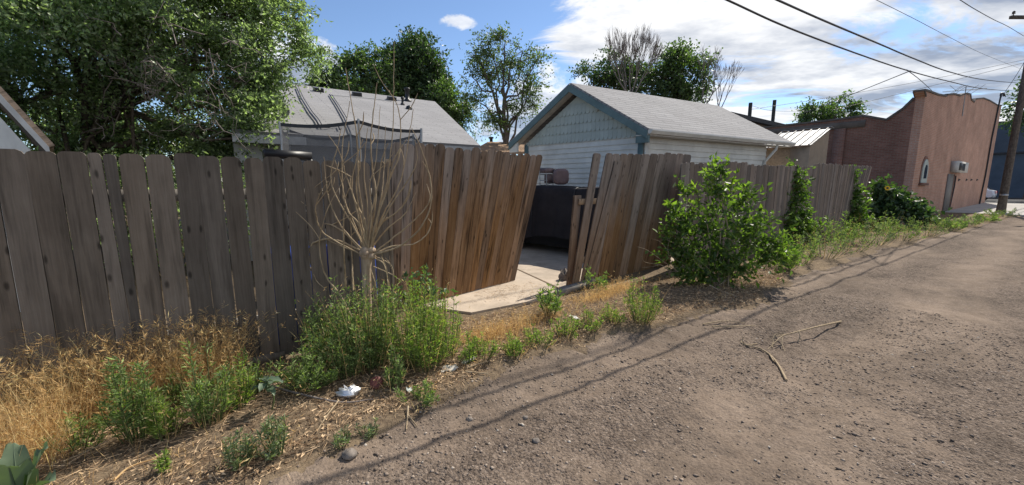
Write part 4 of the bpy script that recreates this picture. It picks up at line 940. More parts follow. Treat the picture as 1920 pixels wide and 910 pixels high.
blobtree('ash_tree', 'dark green tree behind the garage ridge, left of the grey leafless one', G_T, base_at(1120, 27), atY(1120, 190, 27), 0.2,
         [pb(1103, 140, 27, 20, 20), pb(1130, 155, 27, 26, 22), pb(1158, 120, 27, 24, 28), pb(1165, 160, 27, 30, 28), pb(1195, 125, 27, 20, 26), pb(1205, 165, 27, 30, 26)], 'leaf_dark', 650, 12, 0.9, 0.19, 0.11, tw=0.012)
blobtree('ash_tree', 'broad green tree behind the garage roof, between the grey and the bare trees', G_T, base_at(1270, 27), atY(1270, 180, 27), 0.24,
         [pb(1250, 115, 27, 32, 24), pb(1285, 105, 27, 26, 20), pb(1308, 135, 27, 24, 18), pb(1265, 150, 27, 44, 28), pb(1240, 145, 27, 26, 28), pb(1300, 160, 27, 24, 20), pb(1270, 185, 27, 44, 20)], 'leaf_mid', 850, 12, 0.95, 0.20, 0.12, tw=0.012)
def bare(mb, p, d, L, r, depth, spread, up=0.15, kids=3, sides=5):
    e = p + d * L; mid = p + d * L * 0.5 + rdir(1)[0] * L * 0.05
    mb.tube([p, mid, e], [r, r * 0.85, r * 0.68], sides if depth > 2 else 3, cap=False)
    if depth == 0: return
    for k in range(kids if depth > 1 else kids + 1):
        nd_ = d + rdir(1)[0] * spread; nd_[2] += up; nd_ /= np.linalg.norm(nd_)
        bare(mb, p + d * L * random.uniform(0.55, 1.0), nd_, L * random.uniform(0.62, 0.88), max(0.006, r * random.uniform(0.5, 0.66)), depth - 1, spread, up, kids, sides)
def baretree(label, x, ytop, ybase_px, Yd, r, spread, depth, kids, group=G_T, n_up=1, lean=0.0):
    b = base_at(x, Yd); t = thing('bare_tree', b, label, 'tree', group)
    mb = MB(); fork = atY(x, ybase_px, Yd); mb.tube([b, (b + fork) / 2, fork], [r * 1.3, r * 1.1, r], 8)
    H_ = atY(x, ytop, Yd)[2] - fork[2]
    for k in range(n_up):
        d = np.array([lean + (k - (n_up - 1) / 2) * 0.28, random.gauss(0, .15), 1.0]); d /= np.linalg.norm(d)
        bare(mb, fork, d, H_ * 0.30, r * 0.7, depth, spread, 0.25, kids)
    mb.build('branches', M['twig_grey'], t); return t
baretree('grey leafless tree with a dense brush of fine upright twigs behind the garage ridge', 1180, 42, 190, 24, 0.07, 0.30, 5, 3, n_up=5)
baretree('thin bare tree with wide forks standing behind the right end of the garage roof', 1318, 75, 205, 25, 0.055, 0.36, 6, 2, n_up=3, lean=0.2)
baretree('smaller bare tree at the far right of the garage roof, against the cloud', 1346, 100, 215, 26, 0.05, 0.36, 6, 2, n_up=3, lean=0.12)
blobtree('ash_tree', 'bushy green treetop showing over the brick building side wall', G_T, base_at(1565, 46), atY(1565, 215, 46), 0.3,
         [pb(1540, 212, 46, 30, 10), pb(1575, 202, 46, 20, 12), pb(1595, 210, 46, 14, 8), pb(1515, 217, 46, 16, 6), pb(1560, 216, 46, 50, 10)], 'leaf_mid', 420, 10, 1.1, 0.3, 0.18, tw=0.015)
p_ = fs(66, 1.5)
blobtree('ash_tree', 'hazy green tree in front of the dark building across the street', G_T, p_, p_ + Zup * 7, 0.3,
         [(p_ + np.array([0, 0, 8.5]), (3.2, 3, 2.0)), (p_ + np.array([2.2, 0, 7.6]), (2.5, 2.5, 1.6)), (p_ + np.array([-1.8, -.5, 8.0]), (2.2, 2, 1.6)), (p_ + np.array([1, 1, 10]), (2.4, 2.2, 1.4)), (p_ + np.array([5, -2, 8.4]), (3, 2.4, 1.9))], 'leaf_dark', 700, 10, 1.1, 0.3, 0.18, tw=0.015)

# ================================================================== STUMP WITH BARE SHOOTS
SB = gp(690, 655); SYd = SB[1]
t = thing('pruned_stump', SB, 'pale pollarded stump sprouting long bare curving shoots in front of the fence', 'tree stump')
mb = MB()
tr_ = [SB - Zup * 0.05, SB + Zup * 0.25, atY(688, 560, SYd), atY(687, 510, SYd), atY(688, 482, SYd)]
mb.tube(curve3(tr_, 16), np.interp(np.linspace(0, 1, 17), [0, .5, .8, 1], [0.060, 0.044, 0.042, 0.050]), 14)
cc = atY(690, 474, SYd)
for k in range(26):
    d = rdir(1)[0]; d[2] = d[2] * 0.9; c_ = cc + d * np.array([0.048, 0.048, 0.045])
    mb.lathe(c_ - Zup * 0.03, [(0.02, 0), (0.036, 0.015), (0.034, 0.04), (0.012, 0.058)], 8)
mb.build('trunk', M['bark_pale'], t, True)
SH = [[(690, 470), (704, 376), (699, 324), (695, 271), (699, 222), (707, 155)], [(690, 470), (700, 430), (725, 341), (732, 288), (737, 236), (738, 165), (739, 78)],
      [(688, 470), (680, 400), (672, 341), (669, 257), (660, 200), (648, 128)], [(684, 470), (665, 378), (648, 327), (636, 285), (614, 251)], [(686, 470), (646, 378), (643, 359), (641, 306), (644, 257), (656, 190)],
      [(698, 470), (712, 390), (736, 324), (748, 288), (751, 236), (743, 193), (715, 152), (700, 120)], [(695, 470), (713, 378), (718, 341), (721, 288), (723, 236)], [(680, 470), (640, 425), (618, 378), (611, 341), (607, 294)],
      [(684, 478), (640, 462), (600, 440), (580, 410), (578, 385), (592, 350), (640, 316)], [(682, 480), (610, 440), (592, 400), (598, 368), (615, 340)],
      [(655, 612), (640, 590), (612, 547), (579, 498), (571, 465), (579, 428), (593, 380), (625, 330)], [(662, 600), (637, 552), (615, 525), (603, 494), (599, 457), (605, 421), (620, 380), (652, 325)],
      [(700, 478), (753, 460), (791, 424), (808, 380), (805, 330), (790, 280), (772, 240)], [(702, 474), (745, 440), (790, 400), (806, 372), (800, 345)], [(700, 478), (735, 462), (775, 458), (800, 440), (808, 420), (803, 410)],
      [(698, 482), (720, 496), (727, 530), (727, 565)], [(700, 480), (730, 495), (738, 520), (735, 555)], [(700, 500), (735, 515), (755, 530)], [(692, 500), (705, 540), (708, 580)],
      [(662, 545), (660, 490), (658, 430), (655, 380)], [(648, 540), (645, 480), (644, 420), (648, 380)], [(688, 470), (690, 400), (683, 330), (686, 270), (690, 240)], [(692, 470), (720, 400), (742, 360), (756, 320), (768, 250), (775, 205)],
      [(690, 470), (730, 390), (770, 330), (782, 300), (778, 262)], [(686, 472), (660, 420), (632, 372), (620, 330), (632, 280), (640, 240)], [(692, 470), (715, 420), (742, 400), (765, 372), (772, 340)], [(684, 474), (630, 450), (596, 452), (580, 470), (590, 520), (612, 545)],
      [(690, 470), (676, 410), (668, 350), (676, 290), (672, 230)], [(694, 470), (707, 410), (727, 350), (738, 300), (762, 262)], [(688, 470), (690, 420), (706, 360), (716, 300), (728, 268)], [(680, 476), (650, 440), (615, 420), (590, 430)],
      [(690, 470), (697, 400), (693, 350), (705, 300), (713, 200)], [(686, 470), (672, 420), (652, 395), (640, 340), (628, 300)], [(694, 470), (725, 430), (760, 400), (780, 360)], [(690, 472), (686, 420), (660, 360), (668, 300), (680, 262)]]
for k, sh in enumerate(SH):
    mb = MB(); n = len(sh); dz = random.uniform(-0.35, 0.30)
    Y_ = [SYd + dz * (1 - (1 - i / (n - 1)) ** 1.3) + random.gauss(0, 0.015) for i in range(n)]
    P = curve3([atY(x, y, yy) for (x, y), yy in zip(sh, Y_)], 30); P[2:-1] += RNG.normal(size=(len(P) - 3, 3)) * 0.0014
    r0 = random.uniform(0.0068, 0.0115)
    mb.tube(P, np.linspace(r0, r0 * 0.30, len(P)) * (1 + 0.08 * RNG.normal(size=len(P))), 6)
    for q in range(4, len(P) - 2, 6):
        if random.random() < 0.5:
            d = rdir(1)[0]; d[2] = abs(d[2]); mb.tube([P[q], P[q] + d * 0.012], [0.006, 0.003], 5)
    for f_ in ([0.6] if random.random() < 0.45 else []):
        q = P[int(len(P) * f_)]; d = np.array([random.gauss(0, .12), random.gauss(0, .05), random.uniform(.08, .25)])
        mb.tube(curve3([q, q + d * 0.5 + np.array([0.02, 0, 0]), q + d], 6), [r0 * 0.5] * 6 + [r0 * 0.2], 5)
    mb.build('shoot', M['twig'], t, True)

# ================================================================== BUSHES AND CLIMBERS
def bush(name, label, cat, base, masses, lmat, n_tw, m, tl, ll, lw, group=None, stems=8, bark='twig', droop=0.15, every=5, shell=0.5):
    t = thing(name, base, label, cat, group); tm = MB(); lm = MB()
    vol = np.array([np.prod(r) ** 0.66 for _, r in masses]); vol /= vol.sum()
    for (c, r), f in zip(masses, vol):
        for k in range(max(1, stems // len(masses))):
            e = np.asarray(c) + rdir(1)[0] * np.asarray(r) * 0.6
            limb(tm, base + np.array([random.gauss(0, .05), random.gauss(0, .05), 0]), e, 0.012, 0.004, 0.5, 5, 7, 0.3)
        k = int(n_tw * f)
        P, D = ell_points(c, r, k, shell); D = D * 0.6 + rdir(k) * 0.6 + np.array([0, 0, .45]); D /= np.linalg.norm(D, axis=1)[:, None]
        sprays(lm, tm, P - D * tl * 0.4, D, tl * (0.6 + 0.8 * RNG.random(k)), m, ll, lw, droop, 0.003, every)
    tm.build('stem', M[bark], t, True); lm.build('foliage', M[lmat], t); return t
BB = gp(1345, 535); BY = BB[1] + 0.25
bush('leafy_bush', 'big sunlit yellow-green sapling bush against the fence beside the slumped panel', 'bush', BB,
     [pb(1350, 315, BY + .1, 15, 26), pb(1284, 352, BY, 18, 13), pb(1345, 355, BY, 28, 32), pb(1390, 375, BY, 24, 28), pb(1335, 425, BY, 46, 40), pb(1280, 420, BY + .1, 40, 50), pb(1400, 430, BY - .1, 48, 42), pb(1450, 450, BY - .1, 34, 22), pb(1468, 474, BY - .1, 20, 16), pb(1350, 480, BY - .1, 80, 40), pb(1435, 484, BY - .1, 36, 24), pb(1365, 500, BY - .1, 54, 24), pb(1280, 480, BY, 46, 42), pb(1258, 452, BY + .05, 18, 24), pb(1320, 515, BY - .2, 60, 24)], 'leaf_bush', 560, 8, 0.32, 0.100, 0.050, stems=26, every=3, shell=0.75)
ub = atY(300, 330, 6.6); ub[2] = 0
bush('shrub', 'leafy undergrowth filling the yard behind the left fence below the big tree', 'shrub', ub,
     [pb(140, 345, 6.4, 90, 60), pb(250, 340, 6.6, 100, 56), pb(350, 345, 6.8, 90, 56), pb(440, 345, 7.0, 70, 50), pb(300, 430, 6.4, 200, 60)], 'leaf_elm', 900, 9, 0.30, 0.07, 0.04, stems=20)
lm = MB(); tm = MB(); bushes = [o for o in C.objects if o.get('category') == 'bush'][0]
for x, y, x1, y1 in ((1345, 400, 1340, 296), (1355, 400, 1362, 290), (1330, 380, 1322, 318), (1380, 400, 1398, 345), (1300, 400, 1268, 345), (1290, 420, 1246, 378), (1400, 420, 1432, 385), (1420, 450, 1478, 432), (1310, 400, 1296, 340), (1370, 380, 1382, 320), (1280, 470, 1232, 430), (1440, 480, 1492, 470)):
    a, b = atY(x, y, BY + random.uniform(-.15, .15)), atY(x1, y1, BY + random.uniform(-.2, .2)); P = curve3([a, (a + b) / 2 + rdir(1)[0] * .05, b], 12); tm.tube(P, np.linspace(.008, .002, len(P)), 5, cap=False)
    n = 26; f = RNG.random(n) ** 0.7 * (len(P) - 1.01); q = P[f.astype(int)]; d = (b - a) / np.linalg.norm(b - a) * 0.5 + rdir(n) * 0.8
    lm.leaves(q, d, 0.10 * (0.5 + 0.8 * RNG.random(n)), 0.05 * (0.6 + 0.7 * RNG.random(n)))
tm.build('stem', M['stem_green'], bushes); tag(lm.build('foliage', M['leaf_shoot'], bushes), 'bright young shoots')
CB = gp(1490, 462)
bush('climbing_shrub', 'dark green shrub with glossy leaves climbing the fence just right of the big bush', 'shrub', CB + NV * 0.1,
     [pb(1488, 326, CB[1] + .1, 18, 20), pb(1486, 360, CB[1] + .1, 28, 28), pb(1478, 400, CB[1], 38, 30), pb(1502, 430, CB[1], 38, 24), pb(1462, 440, CB[1] - .1, 34, 22)], 'leaf_ivy', 480, 7, 0.26, 0.10, 0.062, group='climbing shrubs on the back fence', stems=8)
CB = gp(1600, 438)
bush('climbing_shrub', 'slim vine-like shrub climbing the last fence boards', 'shrub', CB + NV * 0.1,
     [pb(1588, 335, CB[1] + .1, 12, 20), pb(1592, 370, CB[1] + .1, 20, 24), pb(1598, 402, CB[1], 28, 22), pb(1582, 422, CB[1], 32, 16), pb(1545, 412, CB[1] + .1, 22, 24)], 'leaf_ivy', 420, 7, 0.34, 0.13, 0.08, group='climbing shrubs on the back fence', stems=8)
FBs = gp(1690, 428)
t = bush('sunflower_plant', 'tall shade-darkened sunflower plant with one yellow bloom beside the brick corner', 'plant', FBs,
     [pb(1665, 372, FBs[1] + .2, 22, 24), pb(1690, 392, FBs[1], 34, 22), pb(1655, 400, FBs[1], 26, 20), pb(1720, 402, FBs[1], 26, 14), pb(1650, 352, FBs[1] + .2, 10, 14)], 'leaf_dark', 420, 7, 0.45, 0.19, 0.13, stems=10, bark='stem_green')  # dark leaf colour stands in for the brick building's shade on this plant
M['petal'] = plain('petal', (0.75, 0.45, 0.03), 0.6, 0.2, var=0.15)
fc = atY(1664, 353, FBs[1] - .3); ax = np.array([-0.3, -0.9, 0.25]); ax /= np.linalg.norm(ax); mb = MB()
A_ = np.cross(ax, Zup); A_ /= np.linalg.norm(A_); B_ = np.cross(A_, ax)
for k in range(15):
    a = k / 15 * 2 * math.pi; d = A_ * math.cos(a) + B_ * math.sin(a); w = np.cross(d, ax)
    mb.add([fc + d * 0.025 - w * 0.010, fc + d * 0.06 - w * 0.016 + ax * 0.01, fc + d * 0.092, fc + d * 0.06 + w * 0.016 + ax * 0.01, fc + d * 0.025 + w * 0.010], [[0, 1, 2, 3, 4]])
fl = mb.build('flower_head', M['petal'], t)
mb = MB(); mb.lathe(fc, [(0.038, -0.01), (0.038, 0.006), (0.025, 0.014), (0.005, 0.018)], 14, ax); mb.build('disc', M['tar_roof'], fl)
mb = MB(); mb.tube([fc - ax * 0.02, fc - ax * 0.1 - Zup * 0.1, FBs + Zup * 0.6], 0.012, 5); mb.build('stalk', M['stem_green'], fl)

# ================================================================== WEEDS
G_W = 'green weeds along the alley edge'
def weed(label, base, h, rad, nst, lmat, L=0.035, Wd=0.008, dens=46, lean=(0, 0), name='weed_plant', cat='weed', group=G_W, upright=0.6):
    t = thing(name, base, label, cat, group); tm = MB(); P = []; D = []
    for k in range(nst):
        a = random.random() * 6.283; rr = rad * 1.1 * math.sqrt(random.random()); hh = h * (0.38 + 0.78 * random.random() ** 1.3) * (1 - 0.3 * (rr / rad) ** 2)
        b = base + np.array([math.cos(a) * rr * 0.45, math.sin(a) * rr * 0.45, -0.01])
        e = base + np.array([math.cos(a) * rr + lean[0], math.sin(a) * rr + lean[1], hh])
        mid = (b + e) / 2 + np.array([math.cos(a) * rr * 0.15, math.sin(a) * rr * 0.15, hh * 0.08])
        pp = curve3([b, mid, e], 8); tm.tube(pp, np.linspace(0.004, 0.0015, len(pp)), 4, cap=False)
        n = int(dens * 0.72); tt = 0.12 + 0.88 * RNG.random(n) ** 0.8
        idx = tt * (len(pp) - 1); i0 = np.minimum(idx.astype(int), len(pp) - 2); fr_ = (idx - i0)[:, None]
        q = pp[i0] * (1 - fr_) + pp[i0 + 1] * fr_
        d = rdir(n); d[:, 2] = d[:, 2] * 0.5 + upright; d /= np.linalg.norm(d, axis=1)[:, None]
        off = (RNG.random(n) ** 1.0 * h * 0.13 * (1.15 - tt))[:, None]
        P.append(q + d * off); D.append(d)
    P, D = np.vstack(P), np.vstack(D); lm = MB(); dm = MB()
    nd2 = max(4, int(nst * 0.9)); aa = RNG.random(nd2) * 6.283; rr2 = rad * 1.25 * np.sqrt(RNG.random(nd2)); hh2 = h * (0.25 + 0.8 * RNG.random(nd2))
    bb = base + np.stack([np.cos(aa) * rr2 * 0.6, np.sin(aa) * rr2 * 0.6, 0 * aa], 1); ee = bb + np.stack([np.cos(aa) * rr2 * 0.6, np.sin(aa) * rr2 * 0.6, hh2], 1)
    dm.blades(bb, ee, 0.0035, RNG.normal(size=(nd2, 3)) * 0.12 * h, 4); dm.leaves(ee - np.array([0, 0, 0.02]), rdir(nd2), 0.03, 0.006); dm.leaves(bb * 0.4 + ee * 0.6, rdir(nd2), 0.035, 0.008)
    if nst > 12: dm.build('dead_stems', M['straw'], t)
    lm.leaves(P, D, L * (0.6 + 0.8 * RNG.random(len(P))), Wd * (0.7 + 0.6 * RNG.random(len(P))))
    tm.build('stem', M['stem_green'], t); lm.build('foliage', M[lmat], t); return t
def hw(px_h, base): return px_h * base[1] / FPX * 1.05
def wp_(label, x, y, hpx, wpx, nst, lmat, **kw):
    b = gp(x, y); return weed(label, b, hw(hpx, b), wpx / 2 * b[1] / FPX, nst, lmat, **kw)
wp_('grey-green weed at the left foot of the bare stump', 645, 692, 165, 110, 52, 'leaf_weed', L=.034, Wd=.008, dens=60)
wp_('dark green weed clump in front of the bare stump', 690, 690, 165, 105, 50, 'leaf_weed', dens=62)
wp_('bushy bright green weed, biggest of those right of the stump', 775, 680, 175, 120, 58, 'leaf_weed_bright', dens=66)
wp_('bright green weed between the big bushy one and the concrete pad', 835, 668, 125, 80, 34, 'leaf_weed_bright', dens=52)
wp_('leggy shaded weed in front of the bushy stump weeds', 738, 728, 78, 56, 14, 'leaf_weed', dens=40)
wp_('compact weed near the fence foot, left of the stump clump', 580, 726, 90, 105, 48, 'leaf_weed', dens=56)
wp_('tall single-stemmed weed beside the fence, left of the stump', 588, 690, 145, 50, 7, 'leaf_weed', dens=34, L=.05, Wd=.014)
wp_('lush weed growing out of the dry grass by the fence', 258, 822, 180, 84, 36, 'leaf_weed', dens=58, L=.04, Wd=.009)
wp_('second lush weed out of the dry grass, nearer the road', 312, 822, 100, 56, 18, 'leaf_weed_bright', dens=50)
wp_('spreading weed in the middle of the front verge', 392, 792, 165, 84, 34, 'leaf_weed', dens=54, L=.04)
wp_('short weed at the right of the spreading verge weed', 446, 768, 100, 54, 18, 'leaf_weed_bright', dens=46)
wp_('low grey weed on bare soil near the road', 520, 850, 72, 66, 18, 'leaf_grey', dens=42, L=.03)
wp_('small grey weed left of the low grey one', 450, 872, 65, 60, 18, 'leaf_grey', dens=40, L=.03)
wp_('tiny green sprig near the bottom edge of the verge', 315, 880, 40, 36, 8, 'leaf_weed_bright', dens=26, L=.03)
wp_('low scrubby weed beside the litter at the road edge', 785, 758, 46, 84, 16, 'leaf_weed', dens=40, L=.03)
wp_('feathery weed on the straw near the concrete pad', 905, 670, 60, 60, 18, 'leaf_weed_bright', dens=34)
wp_('small feathery weed at the straw bank right of the pad weed', 880, 680, 62, 34, 12, 'leaf_weed_bright', dens=34)
wp_('dark leafy weed at the near corner of the concrete pad', 1030, 592, 62, 52, 20, 'leaf_weed', dens=30, L=.06, Wd=.022)
wp_('pale green weed under the slumped fence panel', 1203, 603, 84, 66, 40, 'leaf_weed_bright', dens=46)
wp_('shaded weed sprouting through the foot of the slumped panel', 1118, 548, 50, 50, 14, 'leaf_weed', dens=28, L=.055, Wd=.018)
for k, (x, y, h_, w_) in enumerate(((965, 666, 40, 60), (1010, 650, 42, 60), (1060, 632, 40, 56), (1105, 616, 42, 54), (1150, 604, 40, 46))):
    wp_(['first low weed of the strip edging the road, nearest the pad straw', 'low weed second along the strip edging the road', 'low weed in the middle of the strip edging the road', 'low weed before the end of the strip edging the road', 'last low weed of the strip, next to the pale green weed'][k], x, y, h_, w_, 22, 'leaf_weed_bright', dens=30)
rng_w = [(1500, 492, 66, 84), (1545, 482, 66, 86), (1590, 470, 58, 80), (1640, 458, 50, 76), (1690, 450, 42, 66), (1735, 442, 38, 60), (1780, 432, 24, 46), (1815, 424, 20, 42), (1845, 416, 16, 36), (1880, 407, 16, 44), (1470, 505, 50, 60), (1760, 428, 24, 60), (1570, 455, 52, 60), (1655, 440, 40, 60)]
lab = 'low grey-green weed below the back fence'
for k, (x, y, h_, w_) in enumerate(rng_w):
    wp_(lab + [', just past the big bush', ', second past the big bush', ', below the slim climbing shrub', ', below the tilting end boards', ', under the sunflower plant', ', by the brick corner', ', below the boarded door', ', below the air conditioner', ', near the service mast', ', at the foot of the utility pole', ' touching the big bush', ' against the brick wall foot', ' between the two climbing shrubs', ' at the fence end'][k], x, y, h_, w_, 30, 'leaf_grey' if k % 2 else 'leaf_weed', dens=34, L=.05 + .02 * (k > 5), Wd=.014 + .01 * (k > 5))
wp_('fine-leaved weed filling the gap left of the stump base', 612, 672, 120, 80, 34, 'leaf_weed', dens=56)
wp_('tall fine weed right against the stump trunk', 705, 684, 160, 100, 54, 'leaf_weed', dens=60)
wp_('front weed of the stump clump, nearest the foil', 655, 704, 110, 80, 34, 'leaf_weed', dens=56)
wp_('front right weed of the stump clump, above the pale card', 800, 688, 120, 84, 36, 'leaf_weed_bright', dens=58)
wp_('rear bright weed of the stump clump, under the broad-leaved seedling', 800, 655, 130, 90, 40, 'leaf_weed_bright', dens=56)
wp_('weed growing out of the dry grass at the middle of the left fence', 335, 762, 90, 40, 10, 'leaf_weed', dens=50)
wp_('sparse green weed at the left edge of the dry grass', 150, 842, 70, 90, 16, 'leaf_weed', dens=36)
wp_('small weed between the compact weed and the spreading verge weed', 478, 742, 80, 60, 20, 'leaf_weed', dens=40)
wp_('pale sprig on bare soil between the low grey weeds and the road', 690, 820, 36, 40, 9, 'leaf_grey', dens=26, L=.025)
wp_('little sprig on the stony verge edge below the forked dry stem', 640, 835, 34, 44, 9, 'leaf_grey', dens=26, L=.025)
sb_ = gp(795, 640)
bush('elm_seedling', 'broad-leaved seedling rising above the bright weeds by the gate hinge', 'plant', sb_, [pb(782, 525, sb_[1] + .1, 26, 16), pb(815, 540, sb_[1] + .1, 26, 18), pb(765, 555, sb_[1] + .1, 20, 20)], 'leaf_broad', 34, 5, 0.14, 0.065, 0.042, stems=6, bark='stem_green')
sb_ = gp(585, 660)
bush('elm_seedling', 'yellow-green seedling in the shade at the fence foot left of the stump', 'plant', sb_, [pb(575, 570, sb_[1] + .05, 20, 10), pb(595, 595, sb_[1], 22, 16)], 'leaf_bush', 22, 5, 0.12, 0.055, 0.035, stems=5, bark='stem_green')
# broad mullein-like rosette in the bottom left corner
def big_leaf(mb, b, d, L, Wd, droop, nseg=8):
    d = np.asarray(d, float); d /= np.linalg.norm(d); sd = np.cross(d, Zup); sd /= np.linalg.norm(sd) + 1e-9
    rows = []
    for i in range(nseg + 1):
        t_ = i / nseg; c = b + d * L * t_ - Zup * droop * L * t_ ** 2; w = Wd * (0.12 + math.sin(math.pi * min(1, t_ ** 0.8)) ** 0.8 * 0.88) * 0.5
        wv = 0.13 * Wd * math.sin(t_ * 17 + L * 40)
        rows += [c - sd * w + Zup * (w * 0.45 + wv), c - sd * w * 0.5 + Zup * w * 0.12, c, c + sd * w * 0.5 + Zup * w * 0.12, c + sd * w + Zup * (w * 0.45 - wv)]
    V = np.array(rows); F = [[i * 5 + j, i * 5 + j + 1, (i + 1) * 5 + j + 1, (i + 1) * 5 + j] for i in range(nseg) for j in range(4)]
    mb.add(V, F)
    mb.tube([b + d * L * t_ - Zup * (droop * L * t_ ** 2 + 0.002) for t_ in np.linspace(0, .95, 6)], np.linspace(.006, .002, 6), 5)
M['leaf_rosette'] = leafm('leaf_rosette', (0.10, 0.145, 0.09), (0.15, 0.20, 0.125), 0.25, rough=0.6)
M['leaf_vein'] = leafm('leaf_vein', (0.085, 0.125, 0.080), (0.13, 0.18, 0.115), 0.25)
rb_ = atz(40, 960, 0); t = thing('broadleaf_weed', rb_, 'broad-leaved grey-green weed with wavy leaves in the bottom left corner', 'weed'); mb = MB()
for x, y, L, Wd in ((95, 805, .34, .10), (60, 870, .22, .12), (100, 890, .2, .11), (10, 850, .22, .12), (20, 800, .3, .08), (-40, 860, .3, .1), (60, 910, .2, .11)):
    tip = atY(x, y, rb_[1] + random.uniform(-.05, .12)); d = tip - (rb_ + Zup * .03); big_leaf(mb, rb_ + Zup * .03, d + Zup * 0.28 * np.linalg.norm(d), np.linalg.norm(d) * 1.1, Wd * 1.35, 0.30, 12)
mb.build('foliage', M['leaf_rosette'], t, True)
for x, y, lb, k in ((510, 770, 'small sunflower seedling with two pale leaves on the bare verge', 7), (375, 720, 'velvety grey rosette poking out of the verge weeds', 8)):
    b = gp(x, y); t = thing('seedling', b, lb, 'plant'); mb = MB(); tp = b + np.array([-0.02, 0, 0.22 if k == 7 else 0.3])
    tm = MB(); tm.tube(curve3([b, b + np.array([.02, 0, .1]), tp], 6), 0.005, 5); tm.build('stem', M['stem_green'], t)
    for q in range(k):
        a = q * 2.4; big_leaf(mb, tp - Zup * 0.012 * q, [math.cos(a), math.sin(a), .25], random.uniform(.07, .12), .055, .4, 5)
    mb.build('foliage', M['leaf_vein'], t, True)

# ================================================================== DRY GRASS, STRAW
def dry_grass(n, fn, hmin, hmax, name, label, heads=0.5, mat='straw', wd=0.0028):
    b = fn(n); n = len(b); h = hmin + (hmax - hmin) * RNG.random(n) ** 2.2
    base = FA + DV * b[:, :1] - NV * b[:, 1:]; base[:, 2] = zg(b[:, 0], b[:, 1])
    tip = base + np.stack([RNG.normal(size=n) * 0.22 * h, RNG.normal(size=n) * 0.22 * h, h], 1)
    bend = RNG.normal(size=(n, 3)) * (0.22 * h)[:, None]; bend[:, 2] = -np.abs(bend[:, 2])
    mb = MB(); mb.blades(base, tip, wd, bend, 4)
    k = RNG.random(n) < heads; ee = (tip + bend * 0.8)[k]; nk = len(ee)
    for _ in range(8):     # drooping seed heads
        d = RNG.normal(size=(nk, 3)); d[:, 2] = np.abs(d[:, 2]) * 0.7 + 0.2
        mb.leaves(ee - np.array([0, 0, 1]) * 0.05 * RNG.random((nk, 1)), d, 0.034 * (0.6 + RNG.random(nk)), 0.0022)
    return stuff(mb.build(name, M[mat]), label, 'grass')
def patch(lst):
    def fn(n):
        out = []
        for x, y, rx, ry, w in lst:
            k = int(n * w); c = np.array(sq(gp(x, y))); r1 = rx * gp(x, y)[1] / FPX
            out.append(c + RNG.normal(size=(k, 2)) * np.array([r1, ry]) * 0.6)
        v = np.vstack(out); return v[(v[:, 1] > 0.05)]
    return fn
dry_grass(5600, patch([(40, 800, 80, .28, .24), (130, 770, 80, .22, .24), (215, 765, 60, .2, .18), (300, 745, 40, .12, .08), (385, 722, 40, .10, .20), (425, 722, 26, .08, .08), (340, 745, 40, .12, .08), (60, 860, 60, .2, .10)]), 0.16, 0.66, 'dry_grass', 'golden dead cheatgrass thick along the foot of the left fence', 0.5)
dry_grass(2600, patch([(920, 632, 60, .16, .3), (1000, 606, 60, .14, .2), (1120, 560, 60, .14, .25), (1160, 545, 50, .10, .2)]), 0.06, 0.24, 'dry_grass', 'short straw-coloured grass on the bank by the concrete pad', 0.25)
def sparse(n):
    s_ = -5 + 12 * RNG.random(n) ** 1.2; q = (0.08 + 0.85 * RNG.random(n)) * edge_q(s_); v = np.stack([s_, q], 1)
    return v[vnoise(s_ * 2.5, q * 2.5, 31) > 0.48]
dry_grass(2600, sparse, 0.04, 0.17, 'dry_grass', 'sparse short dead grass and stems poking from the verge soil', 0.12)
def litter(n, fn, name, label, lmin, lmax, wd, mat='straw_litter'):
    b = fn(n); n = len(b)
    base = FA + DV * b[:, :1] - NV * b[:, 1:]; z = np.maximum(ground_z(b[:, 0], b[:, 1]), road_z(b[:, 0], b[:, 1])); base[:, 2] = z + 0.004 + 0.022 * RNG.random(n) ** 2
    a = RNG.random(n) * 6.283; L = lmin + (lmax - lmin) * RNG.random(n) ** 2
    tip = base + np.stack([np.cos(a) * L, np.sin(a) * L, RNG.normal(size=n) * 0.12 * L], 1)
    mb = MB(); mb.blades(base, tip, wd * (0.6 + RNG.random(n)), RNG.normal(size=(n, 3)) * (0.12 * L)[:, None], 2)
    return stuff(mb.build(name, M[mat]), label, 'litter')
def verge(n):
    s_ = -5 + 13 * RNG.random(n) ** 1.2; q = RNG.random(n) * (edge_q(s_) + 0.12 * RNG.random(n)) ; 
    return np.stack([s_, np.maximum(q, 0.02)], 1)
litter(48000, verge, 'straw_litter', 'dead straw, stems and leaf litter strewn over the verge soil', 0.02, 0.14, 0.0035)
def verge2(n):
    v = verge(n); v[:, 1] = edge_q(v[:, 0]) - 0.5 * np.abs(RNG.normal(size=n)) * 0.5; return v
litter(9000, verge2, 'dead_leaf_litter', 'small curled dead leaves along the road edge', 0.012, 0.04, 0.012)
def padst(n):
    c = np.array([sq(gp(940, 600)), sq(gp(930, 560)), sq(gp(1010, 560)), sq(gp(960, 545))]); k = RNG.integers(0, 4, n); return c[k] + RNG.normal(size=(n, 2)) * np.array([0.22, 0.14])
o = litter(1000, padst, 'straw_litter', 'loose straw blown onto the near edge of the concrete pad', 0.02, 0.12, 0.003); o.location.z = 0.035

